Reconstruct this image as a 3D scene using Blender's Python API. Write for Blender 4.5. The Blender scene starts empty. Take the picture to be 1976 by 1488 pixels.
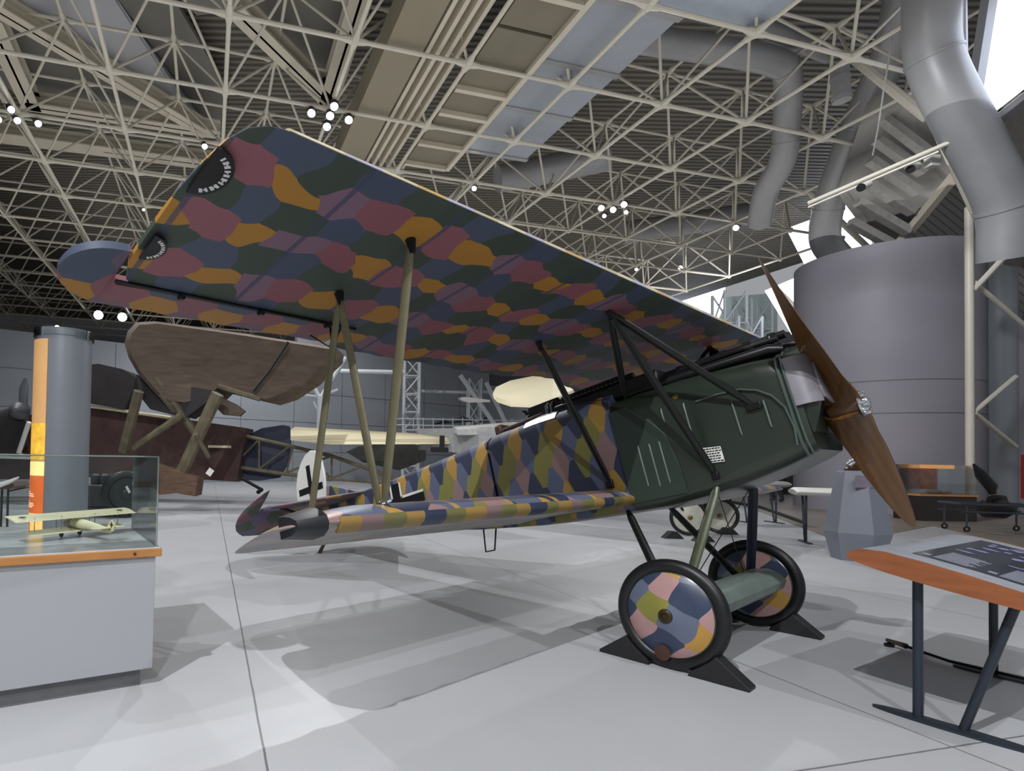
import bpy, math, random
from mathutils import Vector, Matrix
random.seed(7)
PI = math.pi
C = bpy.context.scene.collection
sc = bpy.context.scene

# ------------------------------------------------------------------ camera, world, lights, exposure
CAM_H, F_PX, CX, CY, PITCH, ROLL = 1.4488, 1146.12, 713.8, 854.7, 0.02182, 0.01864
cam_d = bpy.data.cameras.new('camera')
cam = bpy.data.objects.new('camera', cam_d); C.objects.link(cam)
_f = Vector((0, math.cos(PITCH), math.sin(PITCH)))
_r0 = Vector((1, 0, 0)); _u0 = _r0.cross(_f)
_r = math.cos(ROLL)*_r0 + math.sin(ROLL)*_u0
_u = -math.sin(ROLL)*_r0 + math.cos(ROLL)*_u0
cam.matrix_world = Matrix(((_r.x, _u.x, -_f.x, 0), (_r.y, _u.y, -_f.y, 0), (_r.z, _u.z, -_f.z, CAM_H), (0, 0, 0, 1)))
cam_d.sensor_width = 36; cam_d.sensor_fit = 'HORIZONTAL'
cam_d.lens = 36*F_PX/1976
cam_d.shift_x = (988-CX)/1976; cam_d.shift_y = (CY-744)/1976
cam_d.clip_end = 400
sc.camera = cam
sc.view_settings.view_transform = 'Standard'; sc.view_settings.look = 'None'
sc.view_settings.gamma = 1; sc.view_settings.use_curve_mapping = False
sc.view_settings.exposure = -0.08
w = bpy.data.worlds.new('world'); sc.world = w; w.use_nodes = True
w.node_tree.nodes['Background'].inputs[0].default_value = (0.93, 0.955, 1.0, 1)
w.node_tree.nodes['Background'].inputs[1].default_value = 0.36

def light(name, kind, loc, energy, color=(1, 1, 1), aim=None, **kw):
    d = bpy.data.lights.new(name, kind); d.energy = energy; d.color = color
    for k, v in kw.items(): setattr(d, k, v)
    o = bpy.data.objects.new(name, d); C.objects.link(o); o.location = loc
    if aim is not None:
        o.rotation_euler = (Vector(aim)-Vector(loc)).to_track_quat('-Z', 'Y').to_euler()
    return o
COOL = (0.97, 0.98, 1.0); WARM = (1.0, 0.93, 0.82)
# ceiling spotlights behind and above the viewer
light('hall_or_fill_spot', 'SPOT', (-3.4, -3.5, 11), 5200, COOL, (0.5, 6, 0), spot_size=1.3, spot_blend=.5, shadow_soft_size=.07)
light('hall_or_fill_spot', 'SPOT', (0.4, -9, 11), 3300, COOL, (0, 8, 0), spot_size=1.1, spot_blend=.5, shadow_soft_size=.07)
light('hall_or_fill_spot', 'SPOT', (7.5, -1.5, 11), 1500, COOL, (3, 6, 0), spot_size=1.3, spot_blend=.5, shadow_soft_size=.07)
light('hall_or_fill_spot', 'SPOT', (-8, 5, 11), 1300, COOL, (0, 8, 0), spot_size=1.4, spot_blend=.5, shadow_soft_size=.07)
# lamps of the visible clusters, then an added fill for the far area
light('hall_or_fill_spot', 'SPOT', (-1.3, 16.9, 11.0), 2600, COOL, (0, 9, 0), spot_size=1.5, spot_blend=.5, shadow_soft_size=.08)
light('hall_or_fill_spot', 'SPOT', (-0.9, 17.2, 11.0), 1500, COOL, (-7, 23, 2), spot_size=1.5, spot_blend=.6, shadow_soft_size=.1)
light('hall_or_fill_spot', 'SPOT', (9.2, 22.3, 11.0), 2600, COOL, (5, 10, 0), spot_size=1.6, spot_blend=.5, shadow_soft_size=.08)
light('hall_or_fill_spot', 'SPOT', (-10.4, 16.9, 11.0), 1600, COOL, (-5, 10, 0), spot_size=1.6, spot_blend=.5, shadow_soft_size=.08)
light('hall_or_fill_spot', 'SPOT', (-3, 24, 11.0), 2500, COOL, (-4, 30, 0), spot_size=2.0, spot_blend=.6, shadow_soft_size=.2)  # fill spot added to lift the far floor and walls

light('hall_or_fill_spot', 'SPOT', (5, 9, 10.5), 5200, COOL, (17.5, 19, 3.5), spot_size=.9, spot_blend=.8, shadow_soft_size=1.2)  # fill spot added to brighten the round tower
light('hall_or_fill_spot', 'SPOT', (18, 28, 8.0), 2600, COOL, (23, 41, 9), spot_size=2.2, spot_blend=.6, shadow_soft_size=.2)  # fill spot added so the distant lattice scaffolds look white
light('hall_or_fill_spot', 'SPOT', (-8, 12, 11.0), 2200, COOL, (-7, 19, 3), spot_size=1.5, spot_blend=.6, shadow_soft_size=.15)
# added area fills imitating floor bounce on the roof, no fittings there
light('roof_bounce_fill', 'AREA', (0, 14, 9.3), 1350, (1.0, .97, .92), (0, 14, 20), shape='RECTANGLE', size=36, size_y=26)
light('roof_bounce_fill', 'AREA', (2, 38, 9.3), 1100, (1.0, .97, .92), (2, 38, 20), shape='RECTANGLE', size=40, size_y=20)

# ------------------------------------------------------------------ pixel helpers (reference frame 1976 x 1488)
def ray(x, y):
    return _r*((x-CX)/F_PX) + _u*((CY-y)/F_PX) + _f
def at(x, y, Y):
    d = ray(x, y); return Vector((0, 0, CAM_H)) + d*(Y/d.y)
def onz(x, y, z=0.0):
    d = ray(x, y); return Vector((0, 0, CAM_H)) + d*((z-CAM_H)/d.z)

# ------------------------------------------------------------------ materials
def newmat(name):
    m = bpy.data.materials.new(name); m.use_nodes = True
    return m, m.node_tree, m.node_tree.nodes['Principled BSDF']
def s2l(c):
    if isinstance(c, str): c = tuple(int(c[i:i+2], 16)/255 for i in (0, 2, 4))
    return tuple((v/12.92 if v <= .04045 else ((v+.055)/1.055)**2.4) for v in c) + (1,)
def N(nt, t, **kw):
    n = nt.nodes.new(t)
    for k, v in kw.items(): setattr(n, k, v)
    return n
def mth(nt, op, a, b=None, c=None):
    n = N(nt, 'ShaderNodeMath', operation=op)
    for i, v in enumerate((a, b, c)):
        if v is None: continue
        if isinstance(v, (int, float)): n.inputs[i].default_value = v
        else: nt.links.new(v, n.inputs[i])
    return n.outputs[0]
def mixc(nt, fac, a, b, mode='MIX'):
    n = N(nt, 'ShaderNodeMix', data_type='RGBA', blend_type=mode)
    if isinstance(fac, (int, float)): n.inputs[0].default_value = fac
    else: nt.links.new(fac, n.inputs[0])
    for i, v in ((6, a), (7, b)):
        if isinstance(v, tuple): n.inputs[i].default_value = v
        else: nt.links.new(v, n.inputs[i])
    return n.outputs[2]
def objc(nt):
    t = N(nt, 'ShaderNodeTexCoord'); return t.outputs['Object']
def noise(nt, vec, scale, detail=3, rough=.5):
    n = N(nt, 'ShaderNodeTexNoise'); n.inputs['Scale'].default_value = scale
    n.inputs['Detail'].default_value = detail; n.inputs['Roughness'].default_value = rough
    nt.links.new(vec, n.inputs['Vector']); return n.outputs['Fac']
def bump(nt, b, h, strength=.2, dist=.01):
    n = N(nt, 'ShaderNodeBump'); n.inputs['Strength'].default_value = strength; n.inputs['Distance'].default_value = dist
    nt.links.new(h, n.inputs['Height']); nt.links.new(n.outputs[0], b.inputs['Normal'])
_mats = {}
def mat(name, col, rough=.5, metal=0, var=.12, vscale=6, col2=None, emit=0, bmp=0, spec=None, stretch=None):
    if name in _mats: return _mats[name]
    m, nt, b = newmat(name)
    a = s2l(col)
    c2 = s2l(col2) if col2 else tuple(v*(1-2.2*var) for v in a[:3])+(1,)
    vec = objc(nt)
    if stretch:
        mp = N(nt, 'ShaderNodeMapping'); mp.inputs['Scale'].default_value = stretch
        nt.links.new(vec, mp.inputs['Vector']); vec = mp.outputs[0]
    nz = noise(nt, vec, vscale, 5, .6)
    mr = N(nt, 'ShaderNodeMapRange'); mr.inputs[1].default_value = .3; mr.inputs[2].default_value = .72
    nt.links.new(nz, mr.inputs[0])
    nt.links.new(mixc(nt, mr.outputs[0], a, c2), b.inputs['Base Color'])
    b.inputs['Roughness'].default_value = rough; b.inputs['Metallic'].default_value = metal
    if spec is not None: b.inputs['Specular IOR Level'].default_value = spec
    if emit:
        b.inputs['Emission Color'].default_value = a; b.inputs['Emission Strength'].default_value = emit
    if bmp: bump(nt, b, nz, bmp, .02)
    _mats[name] = m; return m

def lozenge(name, ax, du, dv, pal, nc, nr, off=(0, 0), rough=.55, tape=None, dirt=.25, wob=.02, k=.75, small=None):
    """hexagon lattice: columns du apart along axis ax[0], rows dv apart along ax[1]; colours repeat every nc columns and nr rows"""
    m, nt, b = newmat(name)
    vec = objc(nt)
    nz = N(nt, 'ShaderNodeTexNoise'); nz.inputs['Scale'].default_value = 3.0; nz.inputs['Detail'].default_value = 1
    nt.links.new(vec, nz.inputs['Vector'])
    sub = N(nt, 'ShaderNodeVectorMath', operation='SUBTRACT'); nt.links.new(nz.outputs['Color'], sub.inputs[0]); sub.inputs[1].default_value = (.5, .5, .5)
    sca = N(nt, 'ShaderNodeVectorMath', operation='SCALE'); nt.links.new(sub.outputs[0], sca.inputs[0]); sca.inputs['Scale'].default_value = wob*6
    add = N(nt, 'ShaderNodeVectorMath', operation='ADD'); nt.links.new(vec, add.inputs[0]); nt.links.new(sca.outputs[0], add.inputs[1])
    sp = N(nt, 'ShaderNodeSeparateXYZ'); nt.links.new(add.outputs[0], sp.inputs[0])
    U = mth(nt, 'MULTIPLY_ADD', sp.outputs[ax[0]], 1/du, off[0]+1000*nc)
    V = mth(nt, 'MULTIPLY_ADD', sp.outputs[ax[1]], 1/dv, off[1]+1000*nr)
    # lattice A: even columns, even rows ; lattice B: odd columns, odd rows
    def latt(o):
        a = mth(nt, 'MULTIPLY', mth(nt, 'SUBTRACT', U, o), .5)
        cu = mth(nt, 'ADD', mth(nt, 'MULTIPLY', mth(nt, 'ROUND', a), 2.0), o)
        a = mth(nt, 'MULTIPLY', mth(nt, 'SUBTRACT', V, o), .5)
        cv = mth(nt, 'ADD', mth(nt, 'MULTIPLY', mth(nt, 'ROUND', a), 2.0), o)
        x = mth(nt, 'SUBTRACT', U, cu); y = mth(nt, 'MULTIPLY', mth(nt, 'SUBTRACT', V, cv), k)
        d = mth(nt, 'ADD', mth(nt, 'MULTIPLY', x, x), mth(nt, 'MULTIPLY', y, y))
        return cu, cv, d
    a = latt(0.0); bb = latt(1.0)
    da, db = a[2], bb[2]
    if small:
        ia = mth(nt, 'COMPARE', mth(nt, 'MODULO', mth(nt, 'ADD', a[0], .01), nc), small[0]+.01, .3)
        ib = mth(nt, 'COMPARE', mth(nt, 'MODULO', mth(nt, 'ADD', a[0], .01), nc), small[1]+.01, .3)
        da = mth(nt, 'MULTIPLY_ADD', mth(nt, 'ADD', ia, ib), small[2], da)
    lt = mth(nt, 'LESS_THAN', db, da)
    def pick(i): return mth(nt, 'ADD', mth(nt, 'MULTIPLY', bb[i], lt), mth(nt, 'MULTIPLY', a[i], mth(nt, 'SUBTRACT', 1.0, lt)))
    cu, cv = pick(0), pick(1)
    idx = mth(nt, 'ADD', mth(nt, 'MODULO', mth(nt, 'ADD', cu, .01), nc), mth(nt, 'MULTIPLY', mth(nt, 'FLOOR', mth(nt, 'MODULO', mth(nt, 'ADD', cv, .01), nr)), nc))
    n = nc*nr
    rp = N(nt, 'ShaderNodeValToRGB'); rp.color_ramp.interpolation = 'CONSTANT'
    els = rp.color_ramp.elements
    for q in range(n):
        e = els[q] if q < 2 else els.new(q/n)
        e.position = q/n; e.color = s2l(pal[q % len(pal)])
    nt.links.new(mth(nt, 'DIVIDE', mth(nt, 'ADD', idx, .25), n), rp.inputs[0])
    col = rp.outputs[0]
    nd = noise(nt, vec, 2.2, 5, .65)
    col = mixc(nt, mth(nt, 'MULTIPLY', nd, dirt), col, s2l('4a4238'))
    if tape:
        axis, per, wd, tc, o = tape
        sp2 = N(nt, 'ShaderNodeSeparateXYZ'); nt.links.new(vec, sp2.inputs[0])
        fr = mth(nt, 'ABSOLUTE', mth(nt, 'SUBTRACT', mth(nt, 'FRACT', mth(nt, 'MULTIPLY_ADD', sp2.outputs[axis], 1/per, 50.5-o/per)), .5))
        tp = mth(nt, 'LESS_THAN', fr, wd/per/2)
        col = mixc(nt, mth(nt, 'MULTIPLY', tp, .75), col, s2l(tc))
        bm = mth(nt, 'SMOOTH_MIN', fr, .12, .1)
        bump(nt, b, mth(nt, 'MULTIPLY', bm, -1.0), .5, .02)
    nt.links.new(col, b.inputs['Base Color'])
    b.inputs['Roughness'].default_value = rough
    return m

# ------------------------------------------------------------------ mesh builder
MATW = {}
class MB:
    def __init__(s): s.v = []; s.f = []; s.mi = []
    def add(s, vs, fs, mi=0):
        o = len(s.v); s.v += [Vector(p) for p in vs]; s.f += [tuple(i+o for i in f) for f in fs]
        s.mi += ([mi]*len(fs) if isinstance(mi, int) else list(mi)); return s
    def box(s, c, d, rz=0, M=None, mi=0):
        hx, hy, hz = d[0]/2, d[1]/2, d[2]/2
        vs = [Vector((x, y, z)) for z in (-hz, hz) for y in (-hy, hy) for x in (-hx, hx)]
        R_ = M if M is not None else Matrix.Rotation(rz, 3, 'Z')
        vs = [R_ @ v + Vector(c) for v in vs]
        return s.add(vs, [(0, 2, 3, 1), (4, 5, 7, 6), (0, 1, 5, 4), (2, 6, 7, 3), (0, 4, 6, 2), (1, 3, 7, 5)], mi)
    def ring(s, rings, closed=True, cap=True, mi=0):
        n = len(rings[0]); vs = [p for r in rings for p in r]; fs = []
        for i in range(len(rings)-1):
            for j in range(n if closed else n-1):
                k = (j+1) % n; fs.append((i*n+j, i*n+k, (i+1)*n+k, (i+1)*n+j))
        if cap and closed: fs += [tuple(range(n-1, -1, -1)), tuple((len(rings)-1)*n+j for j in range(n))]
        return s.add(vs, fs, mi)
    def tube(s, pts, r, n=10, mi=0, flat=None, cap=True):
        pts = [Vector(p) for p in pts]; rs = r if isinstance(r, (list, tuple)) else [r]*len(pts)
        rings = []; prev = None
        for i, p in enumerate(pts):
            if i == 0: d = pts[1]-p
            elif i == len(pts)-1: d = p-pts[i-1]
            else: d = (pts[i+1]-p).normalized()+(p-pts[i-1]).normalized()
            d.normalize()
            if flat is not None: a = (Vector(flat)-Vector(flat).dot(d)*d).normalized()
            elif prev is None: a = d.orthogonal().normalized()
            else: a = (prev-prev.dot(d)*d).normalized()
            prev = a; b = d.cross(a)
            ra, rb = rs[i] if isinstance(rs[i], tuple) else (rs[i], rs[i])
            rings.append([p+a*math.cos(t)*ra+b*math.sin(t)*rb for t in (2*PI*k/n for k in range(n))])
        return s.ring(rings, True, cap, mi)
    def lathe(s, prof, o, axis, n=32, mi=0, cap=True):
        o = Vector(o); axis = Vector(axis).normalized(); a = axis.orthogonal().normalized(); b = axis.cross(a)
        return s.ring([[o+axis*h+(a*math.cos(t)+b*math.sin(t))*r for t in (2*PI*k/n for k in range(n))] for r, h in prof], True, cap, mi)
    def prism(s, poly, off, mi=0):
        poly = [Vector(p) for p in poly]; off = Vector(off); n = len(poly)
        return s.add(poly+[p+off for p in poly], [tuple(range(n)), tuple(range(2*n-1, n-1, -1))]+[(i, n+i, n+(i+1) % n, (i+1) % n) for i in range(n)], mi)
    def torus(s, o, axis, R_, r, n=48, m=12, mi=0):
        o = Vector(o); axis = Vector(axis).normalized(); a = axis.orthogonal().normalized(); b = axis.cross(a)
        vs = []; fs = []
        for i in range(n):
            t = 2*PI*i/n; d = a*math.cos(t)+b*math.sin(t)
            for j in range(m):
                u = 2*PI*j/m; vs.append(o+d*(R_+r*math.cos(u))+axis*r*math.sin(u))
        for i in range(n):
            for j in range(m):
                fs.append((i*m+j, ((i+1) % n)*m+j, ((i+1) % n)*m+(j+1) % m, i*m+(j+1) % m))
        return s.add(vs, fs, mi)
    def sphere(s, o, r, n=12, m=8, sc3=(1, 1, 1), mi=0):
        o = Vector(o)
        return s.ring([[o+Vector((r*sc3[0]*math.sin(p)*math.cos(t), r*sc3[1]*math.sin(p)*math.sin(t), r*sc3[2]*math.cos(p))) for t in (2*PI*k/n for k in range(n))] for p in (PI*(.02+.96*i/m) for i in range(m+1))], True, True, mi)
    def build(s, name, mats, parent=None, world=False, sm=True, bev=0):
        vs = s.v
        if world and parent is not None:
            inv = MATW[parent.name].inverted(); vs = [inv @ v for v in vs]
        me = bpy.data.meshes.new(name); me.from_pydata([tuple(v) for v in vs], [], s.f); me.update()
        if not isinstance(mats, (list, tuple)): mats = [mats]
        for m in mats: me.materials.append(m)
        me.polygons.foreach_set('material_index', s.mi)
        import bmesh
        bm = bmesh.new(); bm.from_mesh(me); bmesh.ops.recalc_face_normals(bm, faces=bm.faces); bm.to_mesh(me); bm.free()
        if sm: me.shade_smooth(); me.set_sharp_from_angle(angle=math.radians(38))
        o = bpy.data.objects.new(name, me); C.objects.link(o)
        if parent is not None: o.parent = parent
        if bev:
            b = o.modifiers.new('bevel', 'BEVEL'); b.width = bev; b.segments = 2; b.limit_method = 'ANGLE'
        return o

def tag(o, label, cat, group=None, kind=None):
    if label: o['label'] = label
    if cat: o['category'] = cat
    if group: o['group'] = group
    if kind: o['kind'] = kind
    return o
def thing(name, label, cat, loc=(0, 0, 0), rz=0, group=None, M=None, kind=None):
    o = bpy.data.objects.new(name, None); C.objects.link(o); o.empty_display_size = .2
    mw = M if M is not None else Matrix.Translation(Vector(loc)) @ Matrix.Rotation(rz, 4, 'Z')
    o.matrix_world = mw; MATW[o.name] = mw
    return tag(o, label, cat, group, kind)
def struct(name, mb, m, sm=True, bev=0):
    o = mb.build(name, m, None, sm=sm, bev=bev); o['kind'] = 'structure'; return o
def single(name, mb, m, label, cat, group=None, sm=True, bev=0):
    # one-mesh thing whose origin sits at the centre of its base
    xs = [v.x for v in mb.v]; ys = [v.y for v in mb.v]; zs = [v.z for v in mb.v]
    o3 = Vector(((min(xs)+max(xs))/2, (min(ys)+max(ys))/2, min(zs)))
    mb.v = [v-o3 for v in mb.v]
    o = mb.build(name, m, None, sm=sm, bev=bev); o.location = o3
    return tag(o, label, cat, group)
def copy_tree(o, parent=None):
    c = o.copy(); C.objects.link(c)
    if parent is not None: c.parent = parent
    for ch in list(o.children): copy_tree(ch, c)
    return c

# ------------------------------------------------------------------ shared materials
M_black = mat('black_metal', '17171a', .38, .3, .2)
M_dkgreen = mat('dark_green_metal', '262f26', .3, .0, .12, 2.5, spec=.6)
M_grgreen = mat('grey_green_metal', '4d5a55', .35, .0, .1, 3)
M_strutk = mat('khaki_painted_strut', '8a8467', .5, 0, .12, 5)
M_strutd = mat('black_green_strut', '131713', .35, .2, .1, 5)
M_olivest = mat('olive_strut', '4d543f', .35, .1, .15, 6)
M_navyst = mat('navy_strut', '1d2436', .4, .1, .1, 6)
M_rub = mat('black_rubber', '141416', .42, 0, .15, 12)
M_white = mat('white_paint', 'd9d9d4', .5, 0, .05, 3)
M_creamtube = mat('cream_painted_steel', 'cdc8bb', .45, 0, .05, 2)
M_creambeam = mat('cream_painted_beam', 'c9c2b2', .5, 0, .06, 1)
M_duct = mat('grey_painted_duct', '9b9c9f', .4, .25, .06, 1.2)
M_duct2 = mat('pale_blue_grey_duct', '9aa1ac', .4, .2, .05, .8)
M_wood = mat('orange_veneer_wood', 'c0854a', .35, 0, .12, 3, stretch=(1, 1, 9))
M_silver = mat('bare_aluminium', 'c9cbd0', .25, .9, .05, 8)
M_brass = mat('dull_brass', '8a7645', .35, .8, .1, 9)

# ------------------------------------------------------------------ floor
def floor_material():
    m, nt, b = newmat('polished_pale_concrete')
    vec = objc(nt)
    big = noise(nt, vec, .35, 4, .6); fine = noise(nt, vec, 2.5, 6, .7)
    c = mixc(nt, big, s2l('a4a6a9'), s2l('c2c3c5'))
    c = mixc(nt, mth(nt, 'MULTIPLY', fine, .25), c, s2l('94969a'))
    sp = N(nt, 'ShaderNodeSeparateXYZ'); nt.links.new(vec, sp.inputs[0])
    x, y = sp.outputs[0], sp.outputs[1]
    wob = mth(nt, 'MULTIPLY', mth(nt, 'SUBTRACT', fine, .5), .012)
    # joint 1 passes (-1.95, 8.32) and (-0.44, 2.75); joint 2 runs (3.0, 3.07) to (2.62, 4.43) side, at right angles elsewhere
    d1 = mth(nt, 'ADD', mth(nt, 'ADD', mth(nt, 'MULTIPLY', x, .9652), mth(nt, 'MULTIPLY', y, .2616)), wob)
    d2 = mth(nt, 'ADD', mth(nt, 'SUBTRACT', mth(nt, 'MULTIPLY', y, .9652), mth(nt, 'MULTIPLY', x, .2616)), wob)
    def line(d, o, per):
        fr = mth(nt, 'ABSOLUTE', mth(nt, 'SUBTRACT', mth(nt, 'FRACT', mth(nt, 'MULTIPLY_ADD', d, 1/per, 50.5-o/per)), .5))
        return mth(nt, 'LESS_THAN', fr, .006/per)
    l = mth(nt, 'MAXIMUM', line(d1, .2947, 3.45), line(d2, 11.2, 9.0))
    c = mixc(nt, mth(nt, 'MULTIPLY', l, .8), c, s2l('55565a'))
    nt.links.new(c, b.inputs['Base Color'])
    rr = N(nt, 'ShaderNodeMapRange'); rr.inputs[3].default_value = .26; rr.inputs[4].default_value = .5
    nt.links.new(fine, rr.inputs[0]); nt.links.new(rr.outputs[0], b.inputs['Roughness'])
    bump(nt, b, fine, .06, .01)
    return m
b_ = MB(); b_.box((5, 30, -.1), (110, 100, .2)); struct('floor', b_, floor_material(), sm=False)
# the browner walkway floor beyond the display area, right
M_walk = mat('brown_grey_walkway', '8b8279', .4, 0, .1, .7)
b_ = MB()
pts = [onz(1392, 962), onz(1500, 1000), onz(1626, 1048), onz(1800, 1015), onz(1976, 1058), Vector((22, 10, 0)), Vector((40, 18, 0)), Vector((40, 45, 0)), Vector((18, 45, 0))]
b_.prism([Vector((p.x, p.y, .012)) for p in pts], (0, 0, -.01)); struct('floor', b_, M_walk, sm=False)

# ------------------------------------------------------------------ walls
M_wall = mat('grey_panel_wall', '8d9299', .6, 0, .05, .3)
M_wallr = mat('violet_grey_plaster', '85838c', .65, 0, .05, .4)
def wallseg(name, p, q, h, th=.3, m=M_wall, z0=0):
    p = Vector((p[0], p[1], z0)); q = Vector((q[0], q[1], z0)); d = (q-p); n = Vector((-d.y, d.x, 0)).normalized()*th
    b = MB(); b.prism([p, q, q+n, p+n], (0, 0, h)); return struct(name, b, m, sm=False)
wallseg('wall_back', (-27, 16), (8, 40.1), 6.35)
wallseg('wall_back_tall', (-4, 31.84), (8, 40.1), 2.4, z0=6.35)
wallseg('wall_back_right', (8, 40.1), (26.5, 47), 6.35, m=M_wall)
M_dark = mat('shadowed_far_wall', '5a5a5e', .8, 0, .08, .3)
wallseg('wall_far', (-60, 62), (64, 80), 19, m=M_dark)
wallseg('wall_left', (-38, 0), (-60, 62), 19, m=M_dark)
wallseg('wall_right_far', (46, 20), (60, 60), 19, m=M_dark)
# panel seams and rails on the grey back wall
wd = Vector((35, 24.1, 0)).normalized(); wn = Vector((wd.y, -wd.x, 0))
wrz = math.atan2(wd.y, wd.x)
b_ = MB()
for k in range(0, 42, 3):
    p = Vector((-27, 16, 3.17))+wd*(k+.8)+wn*.012; b_.box(p, (.03, .02, 6.3), wrz)
for z in (1.6, 3.2, 4.8): 
    p = Vector((-27, 16, z))+wd*21+wn*.012; b_.box(p, (42, .02, .025), wrz)
struct('trim_1', b_, mat('wall_joint_grey', '6f747b', .6), sm=False)

# ------------------------------------------------------------------ roof: deck, space frame, skylights
U = 3.0; ZB = 11.607; ZT = ZB+2.12; GY = .26654
GO = (-.91855, 4.65374)
def G(j, i, z=ZB):
    a = (j+GO[0])*U; b = (i+GO[1])*U
    return Vector((a*math.cos(GY)-b*math.sin(GY), a*math.sin(GY)+b*math.cos(GY), z))
def deck_material():
    m, nt, b = newmat('dark_corrugated_deck')
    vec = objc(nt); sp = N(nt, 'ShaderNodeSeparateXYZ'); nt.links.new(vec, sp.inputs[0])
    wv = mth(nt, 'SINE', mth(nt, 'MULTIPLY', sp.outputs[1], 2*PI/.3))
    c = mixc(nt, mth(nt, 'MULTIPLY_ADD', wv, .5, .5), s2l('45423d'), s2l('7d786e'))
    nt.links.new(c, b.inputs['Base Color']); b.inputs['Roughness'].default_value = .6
    bump(nt, b, wv, .8, .05); return m
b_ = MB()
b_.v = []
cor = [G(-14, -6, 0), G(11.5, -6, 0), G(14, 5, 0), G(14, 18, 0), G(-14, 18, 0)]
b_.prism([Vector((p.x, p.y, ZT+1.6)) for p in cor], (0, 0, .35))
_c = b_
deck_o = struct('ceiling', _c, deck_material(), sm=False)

# space frame: lower chords, upper chords, diagonals, node joints
sf = thing('space_frame', 'cream tubular space frame carrying the hall roof', 'roof frame', (0, 20, ZB), kind='structure')
lo = {}; up = {}
def inside(j, i): return (j <= 8 if i < 2 else j <= 10)
for i in range(-3, 15):
    for j in range(-9, 11):
        if inside(j, i) and not (i > 9 and j < -6): lo[(j, i)] = G(j, i)
for (j, i) in list(lo):
    if (j+1, i) in lo and (j, i+1) in lo and (j+1, i+1) in lo: up[(j, i)] = G(j+.5, i+.5, ZT)
camp = Vector((0, 0, CAM_H))
def inview(p, m=250):
    d = p-camp
    z = d.dot(_f)
    if z < 1: return False
    x = CX+F_PX*d.dot(_r)/z; y = CY-F_PX*d.dot(_u)/z
    return -m < x < 1976+m and -m < y < 1000
rods = {'chord_tube': [], 'upper_chord_tube': [], 'diagonal_tube': []}
for (j, i), p in lo.items():
    for q_ in ((j+1, i), (j, i+1)):
        if q_ in lo: rods['chord_tube'].append((p, lo[q_], .058))
for (j, i), p in up.items():
    for q_ in ((j+1, i), (j, i+1)):
        if q_ in up: rods['upper_chord_tube'].append((p, up[q_], .05))
    for q_ in ((j, i), (j+1, i), (j, i+1), (j+1, i+1)):
        if q_ in lo: rods['diagonal_tube'].append((p, lo[q_], .04))
# the double post posts seen between the layers along two columns
for kind, lst in rods.items():
    lst = [r for r in lst if inview((r[0]+r[1])/2)]
    lst.sort(key=lambda r: ((r[0]+r[1])/2-camp).length)
    for k, (a, b, r) in enumerate(lst[:99]):
        t = MB(); d = (b-a).normalized()*.1; t.tube([a+d, b-d], r, 8); t.build(kind, M_creamtube, sf, world=True)
    t = MB()
    for a, b, r in lst[99:]: t.tube([a, b], r, 5, cap=False)
    if lst[99:]:
        o = t.build(kind+'s_far', M_creamtube, sf, world=True); o['kind'] = 'stuff'
nodes = sorted([p for p in list(lo.values())+list(up.values()) if inview(p)], key=lambda p: (p-camp).length)
def node_mb(t, p, fine):
    if fine:
        t.sphere(p, .13, 12, 8)
        for a in range(4):
            d = Vector((math.cos(GY+a*PI/2), math.sin(GY+a*PI/2), 0)); t.tube([p+d*.08, p+d*.2, p+d*.34], [.1, .085, .058], 8)
    else: t.sphere(p, .12, 6, 4)
for p in nodes[:99]:
    t = MB(); node_mb(t, p, True); t.build('node_joint', M_creamtube, sf, world=True)
t = MB()
for p in nodes[99:]: node_mb(t, p, False)
o = t.build('node_joints_far', M_creamtube, sf, world=True); o['kind'] = 'stuff'

# long ceiling boxes over the frame, parallel to its columns
def gbox(t, j0, j1, i0, i1, z0, z1):
    ps = [G(j0, i0, z0), G(j1, i0, z0), G(j1, i1, z0), G(j0, i1, z0)]
    t.prism(ps, (0, 0, z1-z0))
M_tan = mat('tan_ceiling_panel', '7e7867', .6, 0, .1, .5)
t = thing('ceiling_trough', 'long tan panelled trough between two roof frame columns', 'ceiling panel', G(3.3, 0, ZB+.15))
for k, i in enumerate([-2.5, -1.62, -.82, -.42, .38, .78, 1.38, 1.8]):
    if k == 7: break
    i1 = [-1.66, -.86, -.46, .34, .74, 1.34, 1.8][k]
    b = MB(); gbox(b, 3.06, 3.56, i, i1, ZB+.12, ZB+.3); b.build('panel', M_tan, t, world=True, sm=False)
for i in (-1.64, -.84, .36, .76, 1.36, 1.82):
    b = MB(); gbox(b, 3.04, 3.55, i-.025, i+.025, ZB-.02, ZB+.14); b.build('cross_rail', M_creambeam, t, world=True, sm=False)
b = MB(); gbox(b, 3.55, 3.6, -2.5, 1.84, ZB+.0, ZB+.3); b.build('side_rail', M_creambeam, t, world=True, sm=False)
t = thing('rectangular_duct', 'long blue-grey rectangular duct beside the tan ceiling trough', 'duct', G(4, 0, ZB+.3))
b = MB(); gbox(b, 3.64, 4.42, -.85, 1.55, ZB+.3, ZB+1.1); b.build('duct_body', M_duct2, t, world=True, sm=False, bev=.02)
for i in (-.84, -.1, .62, 1.5):
    b = MB(); gbox(b, 3.62, 4.44, i-.03, i+.03, ZB+.27, ZB+1.13); b.build('flange', M_duct, t, world=True, sm=False)
b = MB(); gbox(b, 3.5, 5.1, -1.35, -.9, ZB+.2, ZB+1.0); b.build('end_plenum', mat('pale_plenum', 'a9b4c2', .35, .2, .05), t, world=True, sm=False, bev=.02)
t = thing('ceiling_channel', 'wide cream ribbed channel left of the tan ceiling trough', 'ceiling beam', G(2.8, 0, ZB+.3))
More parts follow.
